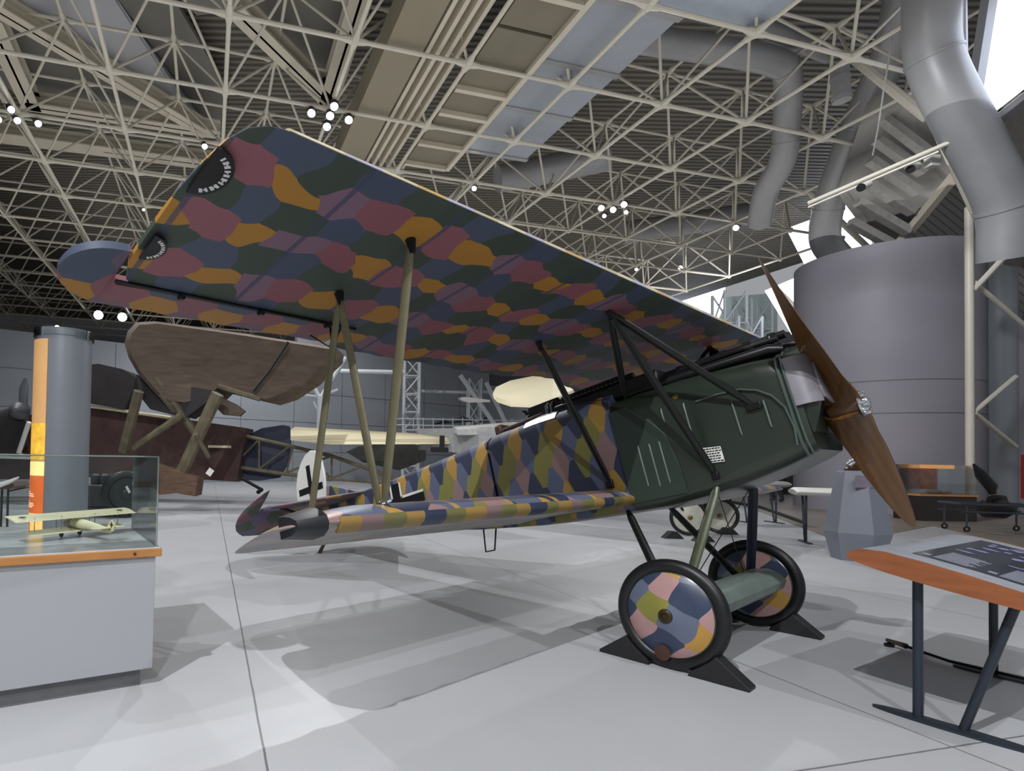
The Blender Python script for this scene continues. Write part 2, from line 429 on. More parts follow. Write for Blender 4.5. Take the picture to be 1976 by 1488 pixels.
b = MB(); gbox(b, 2.28, 2.6, -3, 2.1, ZB+.15, ZB+.9); b.build('side_panel', mat('tan_channel', '8c8471', .6, 0, .06, .5), t, world=True, sm=False)
for j in (2.63, 2.72, 2.81, 2.9):
    b = MB(); gbox(b, j, j+.035, -3, 2.1, ZB+.2, ZB+.5); b.build('rail', M_creambeam, t, world=True, sm=False)
b = MB(); gbox(b, 2.6, 2.98, -3, 2.1, ZB+.5, ZB+.7); b.build('backing_panel', M_creambeam, t, world=True, sm=False)

# folded grey roof plates and cream beams, upper left
def beam_px(t, a, b, z, wd_, hg, name, m):
    p, q = onz(*a, z), onz(*b, z); d = (q-p).normalized(); n = Vector((-d.y, d.x, 0))*wd_/2
    k = MB(); k.prism([p-n, q-n, q+n, p+n], (0, 0, .05)); k.prism([p-n*.12, q-n*.12, q+n*.12, p+n*.12], (0, 0, hg)); k.prism([x+Vector((0, 0, hg)) for x in (p-n, q-n, q+n, p+n)], (0, 0, .05))
    return k.build(name, m, t, world=True, sm=False)
t = thing('roof_beam_triangle', 'cream steel beams forming a triangle under the roof, far left', 'roof beams', (-9, 20, 13.2))
beam_px(t, (-60, -10), (400, 263), 13.3, .55, .4, 'beam', M_creambeam)
beam_px(t, (-20, 40), (62, 214), 13.3, .6, .4, 'beam', M_creambeam)
beam_px(t, (50, 206), (425, 262), 13.3, .55, .4, 'beam', M_creambeam)
t = thing('roof_beam_vee', 'cream steel beams meeting in a V above the wing tip', 'roof beams', (-2, 18, 13.2))
beam_px(t, (450, 20), (640, 205), 13.3, .6, .4, 'beam', M_creambeam)
beam_px(t, (706, -30), (632, 205), 13.3, .6, .4, 'beam', M_creambeam)
t = thing('roof_beam', 'long cream beam crossing the roof frame behind the wing tip', 'roof beam', (-10, 25, 13.2))
beam_px(t, (-40, 262), (420, 322), 13.3, .8, .4, 'beam', M_creambeam)
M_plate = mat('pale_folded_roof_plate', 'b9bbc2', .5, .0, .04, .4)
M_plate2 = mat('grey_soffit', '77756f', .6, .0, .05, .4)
def plate(name, pts, label, m, th=.15):
    b = MB(); b.prism([onz(x, y, z) for x, y, z in pts], (0, 0, th))
    return single(name, b, m, label, 'roof plate', sm=False)
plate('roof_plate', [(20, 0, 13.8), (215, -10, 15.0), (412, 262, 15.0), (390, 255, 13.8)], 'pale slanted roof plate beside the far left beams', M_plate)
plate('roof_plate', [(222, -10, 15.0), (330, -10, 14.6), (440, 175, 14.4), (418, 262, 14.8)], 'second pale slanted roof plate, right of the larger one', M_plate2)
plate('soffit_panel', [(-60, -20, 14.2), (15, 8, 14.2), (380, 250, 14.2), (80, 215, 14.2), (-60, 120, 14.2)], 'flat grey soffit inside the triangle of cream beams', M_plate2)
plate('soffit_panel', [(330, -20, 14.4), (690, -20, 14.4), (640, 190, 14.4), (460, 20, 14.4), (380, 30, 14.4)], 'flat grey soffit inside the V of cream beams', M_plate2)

M_sky = mat('daylight_glazing', 'e9f0ff', .3, 0, 0, emit=3.2)
M_skyd = mat('soft_daylight_glazing', 'dfe7f2', .3, 0, 0, emit=1.15)
# top right roof window with frame
def glaze(name, pts, m=M_sky, th=.12):
    b = MB(); P = [at(x, y, Y) for x, y, Y in pts]; b.prism(P, (0, th, 0)); return struct(name, b, m, sm=False)
glaze('window_1', [(1926, -40, 13), (2120, -40, 11), (2120, 60, 11), (1893, 237, 14), (1897, 120, 13.5)])
b_ = MB()
for a, b, r in [((1888, 262, 14), (2110, 85, 11), .14), ((1868, 262, 13.8), (1915, -40, 12.8), .16), ((1880, 250, 14), (1885, 235, 14), .2)]:
    b_.tube([at(*a), at(*b)], r, 6)
struct('trim_2', b_, M_duct, sm=False)
# soffit panels right of the window and the sloping ribbed wall behind the ducts
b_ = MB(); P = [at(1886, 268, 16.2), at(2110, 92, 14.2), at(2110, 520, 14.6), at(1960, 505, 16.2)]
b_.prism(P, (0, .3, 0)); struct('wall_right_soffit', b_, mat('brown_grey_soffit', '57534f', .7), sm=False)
def ribbed():
    m, nt, b = newmat('ribbed_grey_cladding')
    vec = objc(nt); sp = N(nt, 'ShaderNodeSeparateXYZ'); nt.links.new(vec, sp.inputs[0])
    d = mth(nt, 'ADD', mth(nt, 'MULTIPLY', sp.outputs[0], .6), mth(nt, 'MULTIPLY', sp.outputs[2], 1.0))
    wv = mth(nt, 'PINGPONG', mth(nt, 'MULTIPLY', d, 1.0), .5)
    c = mixc(nt, mth(nt, 'MULTIPLY', wv, 2.0), s2l('5c5b5a'), s2l('a8a7a4'))
    nt.links.new(c, b.inputs['Base Color']); b.inputs['Roughness'].default_value = .6
    bump(nt, b, wv, .6, .1); return m
b_ = MB(); P = [at(1690, 185, 17), at(1770, 170, 16), at(1850, 330, 16.5), at(1835, 340, 17), at(1722, 488, 19), at(1640, 380, 19), at(1630, 360, 19)]
b_.prism(P, (0, .3, 0)); struct('wall_sloping', b_, ribbed(), sm=False)
b_ = MB()
for k in range(6):
    a, b = at(1712-13*k, 225+40*k, 16.75+.25*k), at(1800-10*k, 292+38*k, 16.3+.35*k); d = (b-a).normalized(); n = d.cross(Vector((0, 1, 0))).normalized()*.11
    b_.prism([a-n, b-n, b+n, a+n], (0, .25, 0))
struct('trim_5', b_, mat('pale_cladding_rib', '9d9b97', .6), sm=False)
def striped():
    m, nt, b = newmat('striped_grey_cladding')
    vec = objc(nt); sp = N(nt, 'ShaderNodeSeparateXYZ'); nt.links.new(vec, sp.inputs[0])
    d = mth(nt, 'ADD', mth(nt, 'MULTIPLY', sp.outputs[0], .62), mth(nt, 'MULTIPLY', sp.outputs[2], .8))
    wv = mth(nt, 'FRACT', mth(nt, 'MULTIPLY', d, 4.0))
    c = mixc(nt, mth(nt, 'GREATER_THAN', wv, .78), s2l('8a8885'), s2l('605f5e'))
    nt.links.new(c, b.inputs['Base Color']); b.inputs['Roughness'].default_value = .6
    return m
b_ = MB(); P = [at(1724, 492, 20.5), at(1842, 335, 20.5), at(1990, 330, 20.5), at(1990, 520, 20.5), at(1900, 1000, 20.5), at(1845, 1000, 20.5), at(1845, 500, 20.5)]
b_.prism(P, (0, .3, 0)); struct('wall_right', b_, striped(), sm=False)
b_ = MB(); a, b = at(1722, 486, 18.6), at(1846, 335, 16.2); b_.tube([a, b], (.14), 4); struct('trim_3', b_, M_creambeam, sm=False)
# windows above the tower and behind the propeller
glaze('window_2', [(1590, 385, 30), (1632, 372, 30), (1668, 410, 30), (1688, 490, 30), (1640, 500, 30), (1600, 470, 30)])
glaze('window_3', [(1520, 440, 31), (1575, 420, 31), (1600, 500, 31), (1566, 530, 31)], M_skyd)
glaze('window_4', [(1478, 560, 36), (1572, 520, 36), (1572, 640, 36), (1530, 645, 36)])
glaze('window_5', [(1262, 600, 52), (1275, 575, 52), (1320, 545, 52), (1398, 540, 52), (1402, 580, 52), (1376, 640, 52), (1300, 625, 52)])
glaze('window_6', [(1380, 575, 54), (1500, 565, 54), (1500, 690, 54), (1380, 690, 54)], mat('dim_glazing', '9fb0ac', .4, 0, .1, emit=.12))

# ------------------------------------------------------------------ round tower
tc = at(1705, 960, 19.5); tc.z = 0
b_ = MB(); b_.lathe([(2.42, 0), (2.42, 8.15), (2.3, 8.15), (2.3, 8.0)], tc, (0, 0, 1), 72)
def tower_mat():
    m, nt, b = newmat('tower_panels')
    vec = objc(nt); sp = N(nt, 'ShaderNodeSeparateXYZ'); nt.links.new(vec, sp.inputs[0])
    nz = noise(nt, vec, .5, 4)
    c = mixc(nt, nz, s2l('7c7a84'), s2l('8f8c94'))
    l1 = mth(nt, 'LESS_THAN', mth(nt, 'ABSOLUTE', mth(nt, 'SUBTRACT', sp.outputs[2], 3.98)), .02)
    l2 = mth(nt, 'LESS_THAN', mth(nt, 'ABSOLUTE', mth(nt, 'SUBTRACT', sp.outputs[2], 3.0)), .02)
    c = mixc(nt, mth(nt, 'MULTIPLY', mth(nt, 'MAXIMUM', l1, l2), .7), c, s2l('4c4a52'))
    nt.links.new(c, b.inputs['Base Color']); b.inputs['Roughness'].default_value = .6; return m
struct('wall_tower', b_, tower_mat())
b_ = MB(); b_.prism([at(1562, 527, 22), at(1576, 522, 22), at(1576, 960, 22), at(1562, 960, 22)], (0, .4, 0)); struct('trim_4', b_, mat('cream_tower_edge', 'a39f92', .6), sm=False)

# ------------------------------------------------------------------ the lozenge-camouflaged biplane (local x forward, y to port, z up; origin at the axle)
PSI, TH = 2.42756, 0.27235
ca, sa, ct, st = math.cos(PSI), math.sin(PSI), math.cos(TH), math.sin(TH)
AO = Vector((2.79827, 4.76175, .38))
AM = Matrix(((sa*ct, -ca, -sa*st, AO.x), (ca*ct, sa, -ca*st, AO.y), (st, 0, ct, AO.z), (0, 0, 0, 1)))
air = thing('biplane', 'large biplane in coloured lozenge camouflage with dark green nose and wooden propeller', 'aircraft', M=AM)
def L(t, s, w): return Vector((t, -s, w))        # t forward, s to starboard, w up
UND = ['c08a2a', '434e6c', '8d4f5b', '36473b', '7a5670', 'c08a2a', '3d4a68', '34443a']
M_under = lozenge('lozenge_fabric_underside', (1, 0), .122, .205, ['b07c26', '35453b', '925763', '465168', 'b07c26', '35453b', '7f6175', '404c64', '8c525e', '39493e'], 10, 2, (5.33, .78), .6, (1, .61, .028, '37405a', 0.07), k=2.3, wob=.05, small=(0, 4, 1.3))
TOPP = ['b08a44', '28344f', '927577', '59627c', '7d7a42', '947674', '28344f', '5c647c']
M_upper = lozenge('lozenge_fabric_topside', (1, 0), .1525, .205, TOPP, 8, 2, (4.26, .78), .5, (1, .305, .03, 'a8853c', 0.0), k=1.5)
M_ail = lozenge('lozenge_fabric_aileron_underside', (0, 1), .14, .2175, ['35443a', '444f66', '6c5063', 'a87422', '834b55', '3b4860', '5d4a60', '3b4860'], 8, 2, (10.4, 1.29), .6, None, k=1.9)
M_fus = lozenge('lozenge_fabric_side', (0, 2), .1115, .165, ['565f7c', '000000', '2a3550', '000000', '000000', '8e7273', '000000', '7d7a3e',
  '7d7a3e', '000000', '565f7c', '000000', '000000', 'a98640', '000000', '28344f'], 4, 4, (.52, 1.12), .55, None, k=.78, wob=.012)
PC = [0, .008, .025, .05, .09, .14, .2, .28, .38, .5, .62, .74, .85, .94, 1.0]
def prof_u(c): return 1.05*(.2969*math.sqrt(c)-.06*c-.4*c*c+.27*c**3-.107*c**4)*.62
def prof_l(c): return -(.2969*math.sqrt(c)-.126*c-.3516*c*c+.2843*c**3-.1036*c**4)*.26 + .02*math.sin(PI*c)
def airfoil(s, le, te, chord0, le0, z0, tk, cmax=None):
    """ring of one wing section at station s; the section is cut from a full aerofoil (le0, chord0)"""
    up_, lw = [], []
    for f in PC:
        c = f
        x = le-(le-te)*f
        up_.append(L(x, s, z0+prof_u(c)*tk*(le-te)*1.0)); lw.append(L(x, s, z0+prof_l(c)*tk*(le-te)))
    return up_+lw[::-1][1:-1]
def trunc(s, le, te, full_te, z0, tk):
    up_, lw = [], []
    ch = le-full_te
    for f in PC:
        x = le-(le-te)*f; c = (le-x)/ch
        up_.append(L(x, s, z0+prof_u(c)*tk*ch)); lw.append(L(x, s, z0+prof_l(c)*tk*ch))
    if te-full_te < .02: lw[-1] = up_[-1].copy()
    return up_+lw[::-1][(1 if te-full_te < .02 else 0):-1]
nP = len(PC)
def interp(tab, s):
    for (a, b), (c, d) in zip(tab, tab[1:]):
        if a <= s <= c: return b+(d-b)*(s-a)/(c-a) if c > a else b
    return tab[-1][1] if s > tab[-1][0] else tab[0][1]
WU = 2.245; HIN = -.80; AIN = 2.66
LEu = [(0, .49), (4.02, .49), (4.10, .475), (4.16, .43), (4.205, .34), (4.23, .2), (4.25, -.03)]
def le_u(s): return interp(LEu, abs(s))
def te_u(s):
    s = abs(s)
    base = interp([(0, -1.02), (.25, -1.03), (.5, -1.13), (1.0, -1.15), (4.3, -1.13)], s)
    return base-.012+.022*abs(math.sin(PI*s/.305))
def th_u(s): return interp([(0, 1.0), (1, 1.0), (4.0, .55), (4.25, .3)], abs(s))
def wing(name, S, le, te, tk, z, mats):
    rings = []
    for s in S:
        cl = te(s) if callable(te) else te
        rings.append(trunc(s, le(s), cl[0], cl[1], z(s), tk(s)))
    m = MB()
    # all rings same count: pad
    n = max(len(r) for r in rings)
    rings = [r if len(r) == n else r[:nP]+[r[nP-1].copy()]+r[nP:] for r in rings]
    nr = len(rings); mi = []
    for i in range(nr-1):
        for j in range(n): mi.append(0 if j < nP-1 else 1)
    vs = [p for r in rings for p in r]; fs = []
    for i in range(nr-1):
        for j in range(n):
            k2 = (j+1) % n; fs.append((i*n+j, i*n+k2, (i+1)*n+k2, (i+1)*n+j))
    fs += [tuple(range(n-1, -1, -1)), tuple((nr-1)*n+j for j in range(n))]; mi += [1, 1]
    m.add(vs, fs, mi)
    return m.build(name, mats, air)
def teu(s):
    a = abs(s)
    if a > AIN: return (interp([(AIN, HIN), (4.2, HIN), (4.25, -.6)], a), -1.13)
    return (te_u(s), te_u(s))
S = sorted(set([round(-AIN+.0508*k, 4) for k in range(106) if -AIN+.0508*k < AIN]+[-AIN, AIN]))
tips = [2.67, 2.9, 3.2, 3.5, 3.8, 3.95, 4.02, 4.06, 4.10, 4.13, 4.16, 4.185, 4.205, 4.22, 4.23, 4.24, 4.25]
S = [-x for x in tips[::-1]]+S+tips
wing('upper_wing', S, le_u, teu, th_u, lambda s: WU, [M_upper, M_under])
# ailerons with overhanging balance horns
def aileron(sg):
    st_ = [(2.69, HIN-.02, -1.12), (2.8, HIN-.02, -1.13), (3.0, HIN-.02, -1.12), (3.2, HIN-.02, -1.135), (3.35, HIN-.02, -1.12), (3.5, HIN-.02, -1.135), (3.65, HIN-.02, -1.12), (3.8, HIN-.02, -1.135), (3.95, HIN-.02, -1.12), (4.1, HIN-.02, -1.125), (4.24, HIN-.02, -1.12),
           (4.262, HIN-.02, -1.115), (4.266, -.53, -1.11), (4.30, -.525, -1.10), (4.35, -.525, -1.07), (4.40, -.535, -1.03), (4.44, -.555, -.985), (4.475, -.585, -.94), (4.505, -.63, -.88), (4.52, -.67, -.82), (4.53, -.72, -.77)]
    m = MB(); rings = []; n = 9
    for s, a, b in st_:
        h = .02*min(1, (a-b)/.3)
        z0 = WU+.03*(1-(max(0, s-4.2)/.33))+.0
        top = [L(a+(b-a)*f, sg*s, z0+h*math.sin(PI*min(1, f+.18))**.5+ (0 if f < 1 else 0)) for f in (0, .1, .3, .6, .85, 1)]
        bot = [L(a+(b-a)*f, sg*s, z0-.042*(1 if s < 4.25 else .5)*(1-f)-.004) for f in (1, .85, .6, .3, .1, 0)]
        rings.append(top+bot)
    vs = [p for r in rings for p in r]; n = 12; fs = []; mi = []
    for i in range(len(rings)-1):
        for j in range(n):
            fs.append((i*n+j, i*n+(j+1) % n, (i+1)*n+(j+1) % n, (i+1)*n+j)); mi.append(0 if j < 5 else 1)
    fs += [tuple(range(n)), tuple((len(rings)-1)*n+j for j in range(n))]; mi += [1, 1]
    m.add(vs, fs, mi); a_ = m.build('aileron', [M_upper, M_ail], air)
    h = MB()
    h.tube([L(-.83, sg*2.86, WU-.02), L(-.84, sg*2.86, WU-.17)], .008, 6)
    h.tube([L(-.80, sg*2.80, WU-.03), L(-.84, sg*2.86, WU-.17), L(-1.0, sg*2.9, WU-.01)], .006, 6)
    h.build('control_horn', M_black, a_)
aileron(1); aileron(-1)
for sg in (1, -1):
    b_ = MB(); b_.tube([L(HIN-.005, sg*2.66, WU-.012), L(HIN-.005, sg*4.25, WU-.008)], .011, 6)
    for s in (2.9, 3.4, 3.9): b_.tube([L(HIN+.01, sg*s, WU-.03), L(HIN-.03, sg*s, WU-.02)], .018, 6)
    b_.build('hinge_line', M_black, air)
# dark half-round lettered patches at the wing tip edge
def tip_patch(t0, r):
    m = MB(); z = WU-.028
    pts = []; n = 28
    s_edge = 4.262
    def P(t, s, dz=0): return L(t, s, WU-.0285*1-dz)
    outer = [(t0+r*math.cos(a), s_edge-.03-r*.85*math.sin(a)) for a in (PI*k/n for k in range(n+1))]
    m.prism([L(t, s, WU-.034) for t, s in outer], (0, 0, .012))
    p = m.build('edge_patch', M_black, air)
    p['label'] = 'black half-round patch with white lettering'
    q = MB()
    for k in range(11):
        a = PI*(.14+.072*k); rr = r*.78
        c = L(t0+rr*math.cos(a), s_edge-.03-rr*.85*math.sin(a), WU-.0355)
        hgt = r*.17; wd_ = r*(.10 if k % 3 else .07)
        e = Vector((math.cos(a), math.sin(a), 0)); f = Vector((-math.sin(a), math.cos(a), 0))
        M3 = Matrix((e, f, Vector((0, 0, 1)))).transposed()
        q.box(c, (hgt, wd_, .002), M=M3)
        if k % 2: q.box(c+f*wd_*.9, (hgt*.3, wd_*.7, .002), M=M3)
    q.build('lettering', M_white, p)
tip_patch(.17, .145); tip_patch(-.42, .105)

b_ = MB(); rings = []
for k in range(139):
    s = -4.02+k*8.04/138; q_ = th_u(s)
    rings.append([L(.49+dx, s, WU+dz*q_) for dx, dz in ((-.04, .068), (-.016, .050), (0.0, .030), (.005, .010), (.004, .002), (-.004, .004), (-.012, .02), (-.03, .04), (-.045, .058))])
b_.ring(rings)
M_le2 = lozenge('lit_lozenge_upper_edge', (1, 2), .21, 9.0, ['d8ccb0', 'b4b0c4', 'cfc4a8', 'c8a873', 'b4b0c4', 'bdb896'], 6, 2, (.4, 1.0), .35, None, k=.2)  # pale colours paint overhead light onto this added strip
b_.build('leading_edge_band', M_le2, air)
# lower wing
WL = .86
def le_l(s):
    return interp([(0, -.25), (3.55, -.25), (3.64, -.262), (3.70, -.29), (3.745, -.35), (3.765, -.45)], abs(s))
def te_l(s):
    t = interp([(0, -1.42), (.5, -1.44), (3.38, -1.43), (3.45, -1.36), (3.52, -1.22), (3.62, -.95), (3.7, -.72), (3.765, -.5)], abs(s))
    if abs(s) < 3.3: t += -.008+.018*abs(math.sin(PI*s/.305))
    return (t, t)
S2 = [round(.0508*k, 4) for k in range(67)]+[3.42, 3.46, 3.5, 3.54, 3.58, 3.62, 3.66, 3.69, 3.72, 3.74, 3.755, 3.765]
S2 = [-x for x in S2[:0:-1]]+S2
M_upper2 = lozenge('lozenge_fabric_lower_wing_top', (1, 0), .17, .26, TOPP, 8, 2, (2.1, .4), .42, (1, .52, .05, 'b08c42', 0.0), k=1.3)
M_under2 = lozenge('floor_lit_lower_wing_underside', (1, 0), .17, .26, ['8f8a84', '85828c', '97918a', '7f7f7c', '8c8288', '97918a', '80818b', '8a8782'], 8, 2, (2.1, .4), .5, (1, .52, .03, '8a857c', 0.0), k=1.3)  # pale palette paints the floor's reflected light into the fabric
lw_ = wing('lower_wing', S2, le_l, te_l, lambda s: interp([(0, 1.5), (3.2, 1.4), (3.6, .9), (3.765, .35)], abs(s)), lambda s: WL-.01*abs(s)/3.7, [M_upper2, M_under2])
# leading-edge band of alternating patches
b_ = MB(); rings = []
for k in range(56):
    s = .42+k*.0555
    rings.append([L(le_l(s)+dx, s, WL-.01*s/3.7+dz) for dx, dz in ((-.002, .026), (0.006, .012), (.007, -.008), (-.006, -.030), (-.05, -.050), (-.052, -.036), (-.012, -.012), (-.01, .01))])
b_.ring(rings)
M_le = lozenge('lozenge_leading_edge_band', (1, 2), .16, 4.0, ['957840', '28344f', '6c6a3e', '957840', '7d6668', '6c6a3e'], 6, 2, (.4, 1.0), .38, None, k=.3)
b_.build('leading_edge_band', M_le, air)
b_ = MB(); rings = []
for s in (3.55, 3.60, 3.65, 3.70):
    q_ = 1-(s-3.55)*2.2
    rings.append([L(le_l(s)+dx, s, WL-.01+dz*q_) for dx, dz in ((-.15, .10), (-.09, .09), (-.04, .07), (.006, .036), (.014, .0), (.004, -.03), (-.04, -.055), (-.14, -.06))])
b_.ring(rings)
o = b_.build('tip_cuff', mat('black_fabric', '1b1d24', .5, 0, .2, 8), air); o['label'] = 'black fabric cuff wrapped over the lower wing near its tip'

# fuselage shape functions
HWt = [(-5.35, .02), (-5.0, .06), (-4.0, .16), (-3.0, .25), (-2.0, .335), (-1.0, .41), (-.2, .43), (.6, .43), (.95, .415), (1.05, .38), (1.12, .30)]
WBt = [(-5.35, 1.50), (-5.0, 1.44), (-4.0, 1.24), (-3.0, 1.05), (-2.0, .89), (-1.2, .80), (-.4, .765), (0, .755), (.41, .79), (.75, .85), (.95, .905), (1.05, .95), (1.12, 1.06)]
WTt = [(-5.35, 1.72), (-4.0, 1.70), (-2.2, 1.67), (-1, 1.675), (-.2, 1.665), (.3, 1.66), (.8, 1.62), (1.05, 1.58), (1.12, 1.5)]
ARt = [(-5.35, .0), (-4.2, .02), (-3.0, .07), (-2.0, .13), (-1.5, .17), (-1.0, .19), (-.4, .17), (-.2, .14)]
def fsec(t, bot_r=.06, arch=None, top=True):
    hw, wb, wt = interp(HWt, t), interp(WBt, t), interp(WTt, t)
    ar = interp(ARt, t) if arch is None else arch
    r = min(bot_r, hw*.8); pts = []
    for a in range(5):
        th_ = PI/2*a/4; pts.append(L(t, hw-r+r*math.sin(th_), wb+r-r*math.cos(th_)))
    pts.append(L(t, hw, (wb+wt)/2)); 
    for a in range(0, 9):
        th_ = PI*a/8; pts.append(L(t, hw*math.cos(th_), wt+ar*math.sin(th_)))
    pts.append(L(t, -hw, (wb+wt)/2))
    for a in range(4, -1, -1):
        th_ = PI/2*a/4; pts.append(L(t, -(hw-r+r*math.sin(th_)), wb+r-r*math.cos(th_)))
    return pts
T = [-5.35+.1*k for k in range(52)]+[-.27]
b_ = MB(); b_.ring([fsec(t) for t in T if t <= -1.62])
b_.build('rear_fuselage', M_fus, air)
# cockpit section: side walls with an open, padded cockpit
def csec(t):
    f = fsec(t); return f
b_ = MB()
TT = [-1.62, -1.5, -1.35, -1.2, -1.05, -.95, -.9]
rings = []
for t in TT:
    f = fsec(t)
    op = math.sqrt(max(0, 1-((t+1.26)/.37)**2)); hw = interp(HWt, t); wt = interp(WTt, t); ar = interp(ARt, t)
    a0 = max(math.acos(min(1, .68*op+.0001)) if op > 0 else PI/2-.001, .3) if op > 0 else PI/2
    pts = f[:6]
    for k in range(5):
        th_ = a0*k/4; pts.append(L(t, hw*math.cos(th_), wt+ar*math.sin(th_)))
    for k in range(4, -1, -1):
        th_ = PI-a0*k/4; pts.append(L(t, hw*math.cos(th_), wt+ar*math.sin(th_)))
    pts += f[-6:]
    rings.append(pts)
nn = len(rings[0]); vs = [p for r in rings for p in r]; fs = []
for i in range(len(rings)-1):
    for j in range(nn):
        if j == 10 and 0 <= i <= 5: continue
        k = (j+1) % nn; fs.append((i*nn+j, i*nn+k, (i+1)*nn+k, (i+1)*nn+j))
b_.add(vs, fs); b_.build('cockpit_section', M_fus, air)
b_ = MB(); pts = []
for k in range(33):
    a = 2*PI*k/32; t = -1.26+.37*math.cos(a); op = abs(math.sin(a)); s = .68*.41*math.sin(a)
    pts.append(L(t, s, interp(WTt, t)+interp(ARt, t)*math.sqrt(max(0, 1-(s/.42)**2))+.005))
b_.tube(pts, .022, 8); b_.build('cockpit_rim', mat('brown_leather', '4a2c20', .55, 0, .15, 9), air)
b_ = MB(); b_.box(L(-1.63, 0, 1.87), (.1, .26, .12)); b_.build('headrest', mat('brown_leather', '4a2c20'), air, bev=.03)
b_ = MB(); b_.box(L(-1.35, 0, 1.3), (.4, .4, .06)); b_.box(L(-1.56, 0, 1.5), (.05, .4, .4)); b_.build('pilot_seat', M_black, air, bev=.02)
b_ = MB(); b_.ring([fsec(t) for t in (-.9, -.7, -.5, -.27)], cap=True); b_.build('forward_fuselage', M_fus, air)
# bright metal decking around the gun breeches
b_ = MB(); rings = []
for t in (-1.16, -1.05, -.95, -.85, -.80):
    hw = interp(HWt, t)+.006; wt = interp(WTt, t); ar = interp(ARt, t)+.008
    rings.append([L(t, hw*math.cos(a), wt+ar*math.sin(a)) for a in (PI*k/10 for k in range(1, 5))]+[L(t, hw*math.cos(a)*.98, wt+ar*math.sin(a)-.01) for a in (PI*k/10 for k in range(4, 0, -1))])
b_.ring(rings); b_.build('gun_decking', M_silver, air)

# nose cowling
b_ = MB()
def nsec(t):
    hw, wb, wt = interp(HWt, t)+.008, interp(WBt, t)-.006, interp(WTt, t)
    pts = []; r = .11 if t > .3 else .07
    for a in range(6):
        th_ = PI/2*a/5; pts.append(L(t, hw-r+r*math.sin(th_), wb+r-r*math.cos(th_)))
    pts.append(L(t, hw, (wb+wt)/2)); pts.append(L(t, hw, wt-.12))
    for a in range(5):
        th_ = PI/2*a/4; pts.append(L(t, hw-.10+.10*math.cos(th_), wt-.10+.13*math.sin(th_)))
    return pts
def nring(t):
    h = nsec(t); return h+[Vector((p.x, -p.y, p.z)) for p in h[::-1]]
TN = [-.28, 0, .3, .6, .8, .9, .97, 1.02]
b_.ring([nring(t) for t in TN], cap=True); b_.build('cowling', M_dkgreen, air)
# rounded chin and radiator shell
b_ = MB()
def shell(t, k, zb=.94):
    h = nring(1.02); c = L(1.02, 0, 1.30); z0 = min(p.z for p in h); out_ = []
    for p in h:
        z = c.z+(p.z-c.z)*k if p.z > c.z else c.z-(c.z-p.z)/(c.z-z0)*(c.z-zb)
        f = max(0, (c.z-z)/(c.z-zb)) if p.z < c.z else 0
        out_.append(Vector((t-.09*f*f*(zb > .96), c.y+(p.y-c.y)*k*(1-.12*f*(zb > .96)), z)))
    return out_
def shell_old(t, k, zl=0, kz=1):
    h = nring(1.02); c = L(1.02, 0, 1.30)
    return [Vector((t, c.y+(p.y-c.y)*k, c.z+(p.z-c.z)*k*kz+zl)) for p in h]
b_.ring([nring(1.02), shell(1.05, .995, .965), shell(1.085, .965, 1.01), shell(1.115, .91, 1.07), shell(1.13, .84, 1.13), shell(1.13, .75, 1.18)], cap=True)
b_.build('radiator_shell', M_dkgreen, air)
b_ = MB(); P = []
for sg in (1, -1):
    pass
poly = [L(1.128, s, w_) for s, w_ in [(.30, 1.27), (.33, 1.35), (.33, 1.50), (.29, 1.56), (.1, 1.60), (-.1, 1.60), (-.29, 1.56), (-.33, 1.50), (-.33, 1.35), (-.30, 1.27), (-.12, 1.24), (.12, 1.24)]]
b_.prism(poly, (.012, 0, 0))
def rad_mat():
    m, nt, b = newmat('radiator_honeycomb'); vec = objc(nt); v = N(nt, 'ShaderNodeTexVoronoi'); v.inputs['Scale'].default_value = 140
    nt.links.new(vec, v.inputs['Vector']); c = mixc(nt, v.outputs['Distance'], s2l('7b7880'), s2l('a3a0a6'))
    nt.links.new(c, b.inputs['Base Color']); b.inputs['Roughness'].default_value = .45; b.inputs['Metallic'].default_value = .3; return m
b_.build('radiator', rad_mat(), air)
# side of the radiator shell: a pale panel wrapping the corner
b_ = MB(); rings = []
for w_ in (1.24, 1.32, 1.42, 1.52, 1.58):
    rings.append([L(t, s, w_) for t, s in ((.99, .432), (1.03, .428), (1.07, .415), (1.105, .385), (1.13, .34), (1.13, .32), (1.09, .36), (1.05, .39), (1.0, .41))])
b_.ring(rings); b_.build('radiator_side_panel', mat('grey_radiator_side', '87848a', .4, .3, .05, 20), air)
b_ = MB(); b_.tube([L(.955, s, w_) for s, w_ in ((.36, .90), (.43, .99), (.442, 1.15), (.442, 1.4), (.438, 1.53), (.40, 1.60), (.3, 1.635))], .010, 6)
b_.tube([L(.985, s, w_) for s, w_ in ((.36, .91), (.43, 1.0), (.442, 1.15), (.442, 1.4), (.436, 1.53), (.395, 1.61), (.29, 1.65))], .008, 6)
b_.build('cowling_band', M_grgreen, air)
b_ = MB(); b_.tube([L(t, .447, w_) for t, w_ in ((.40, 1.47), (.55, 1.475), (.70, 1.46), (.80, 1.42), (.88, 1.35), (.93, 1.25), (.945, 1.1), (.93, .98))], .007, 6)
b_.build('panel_seam', M_grgreen, air)
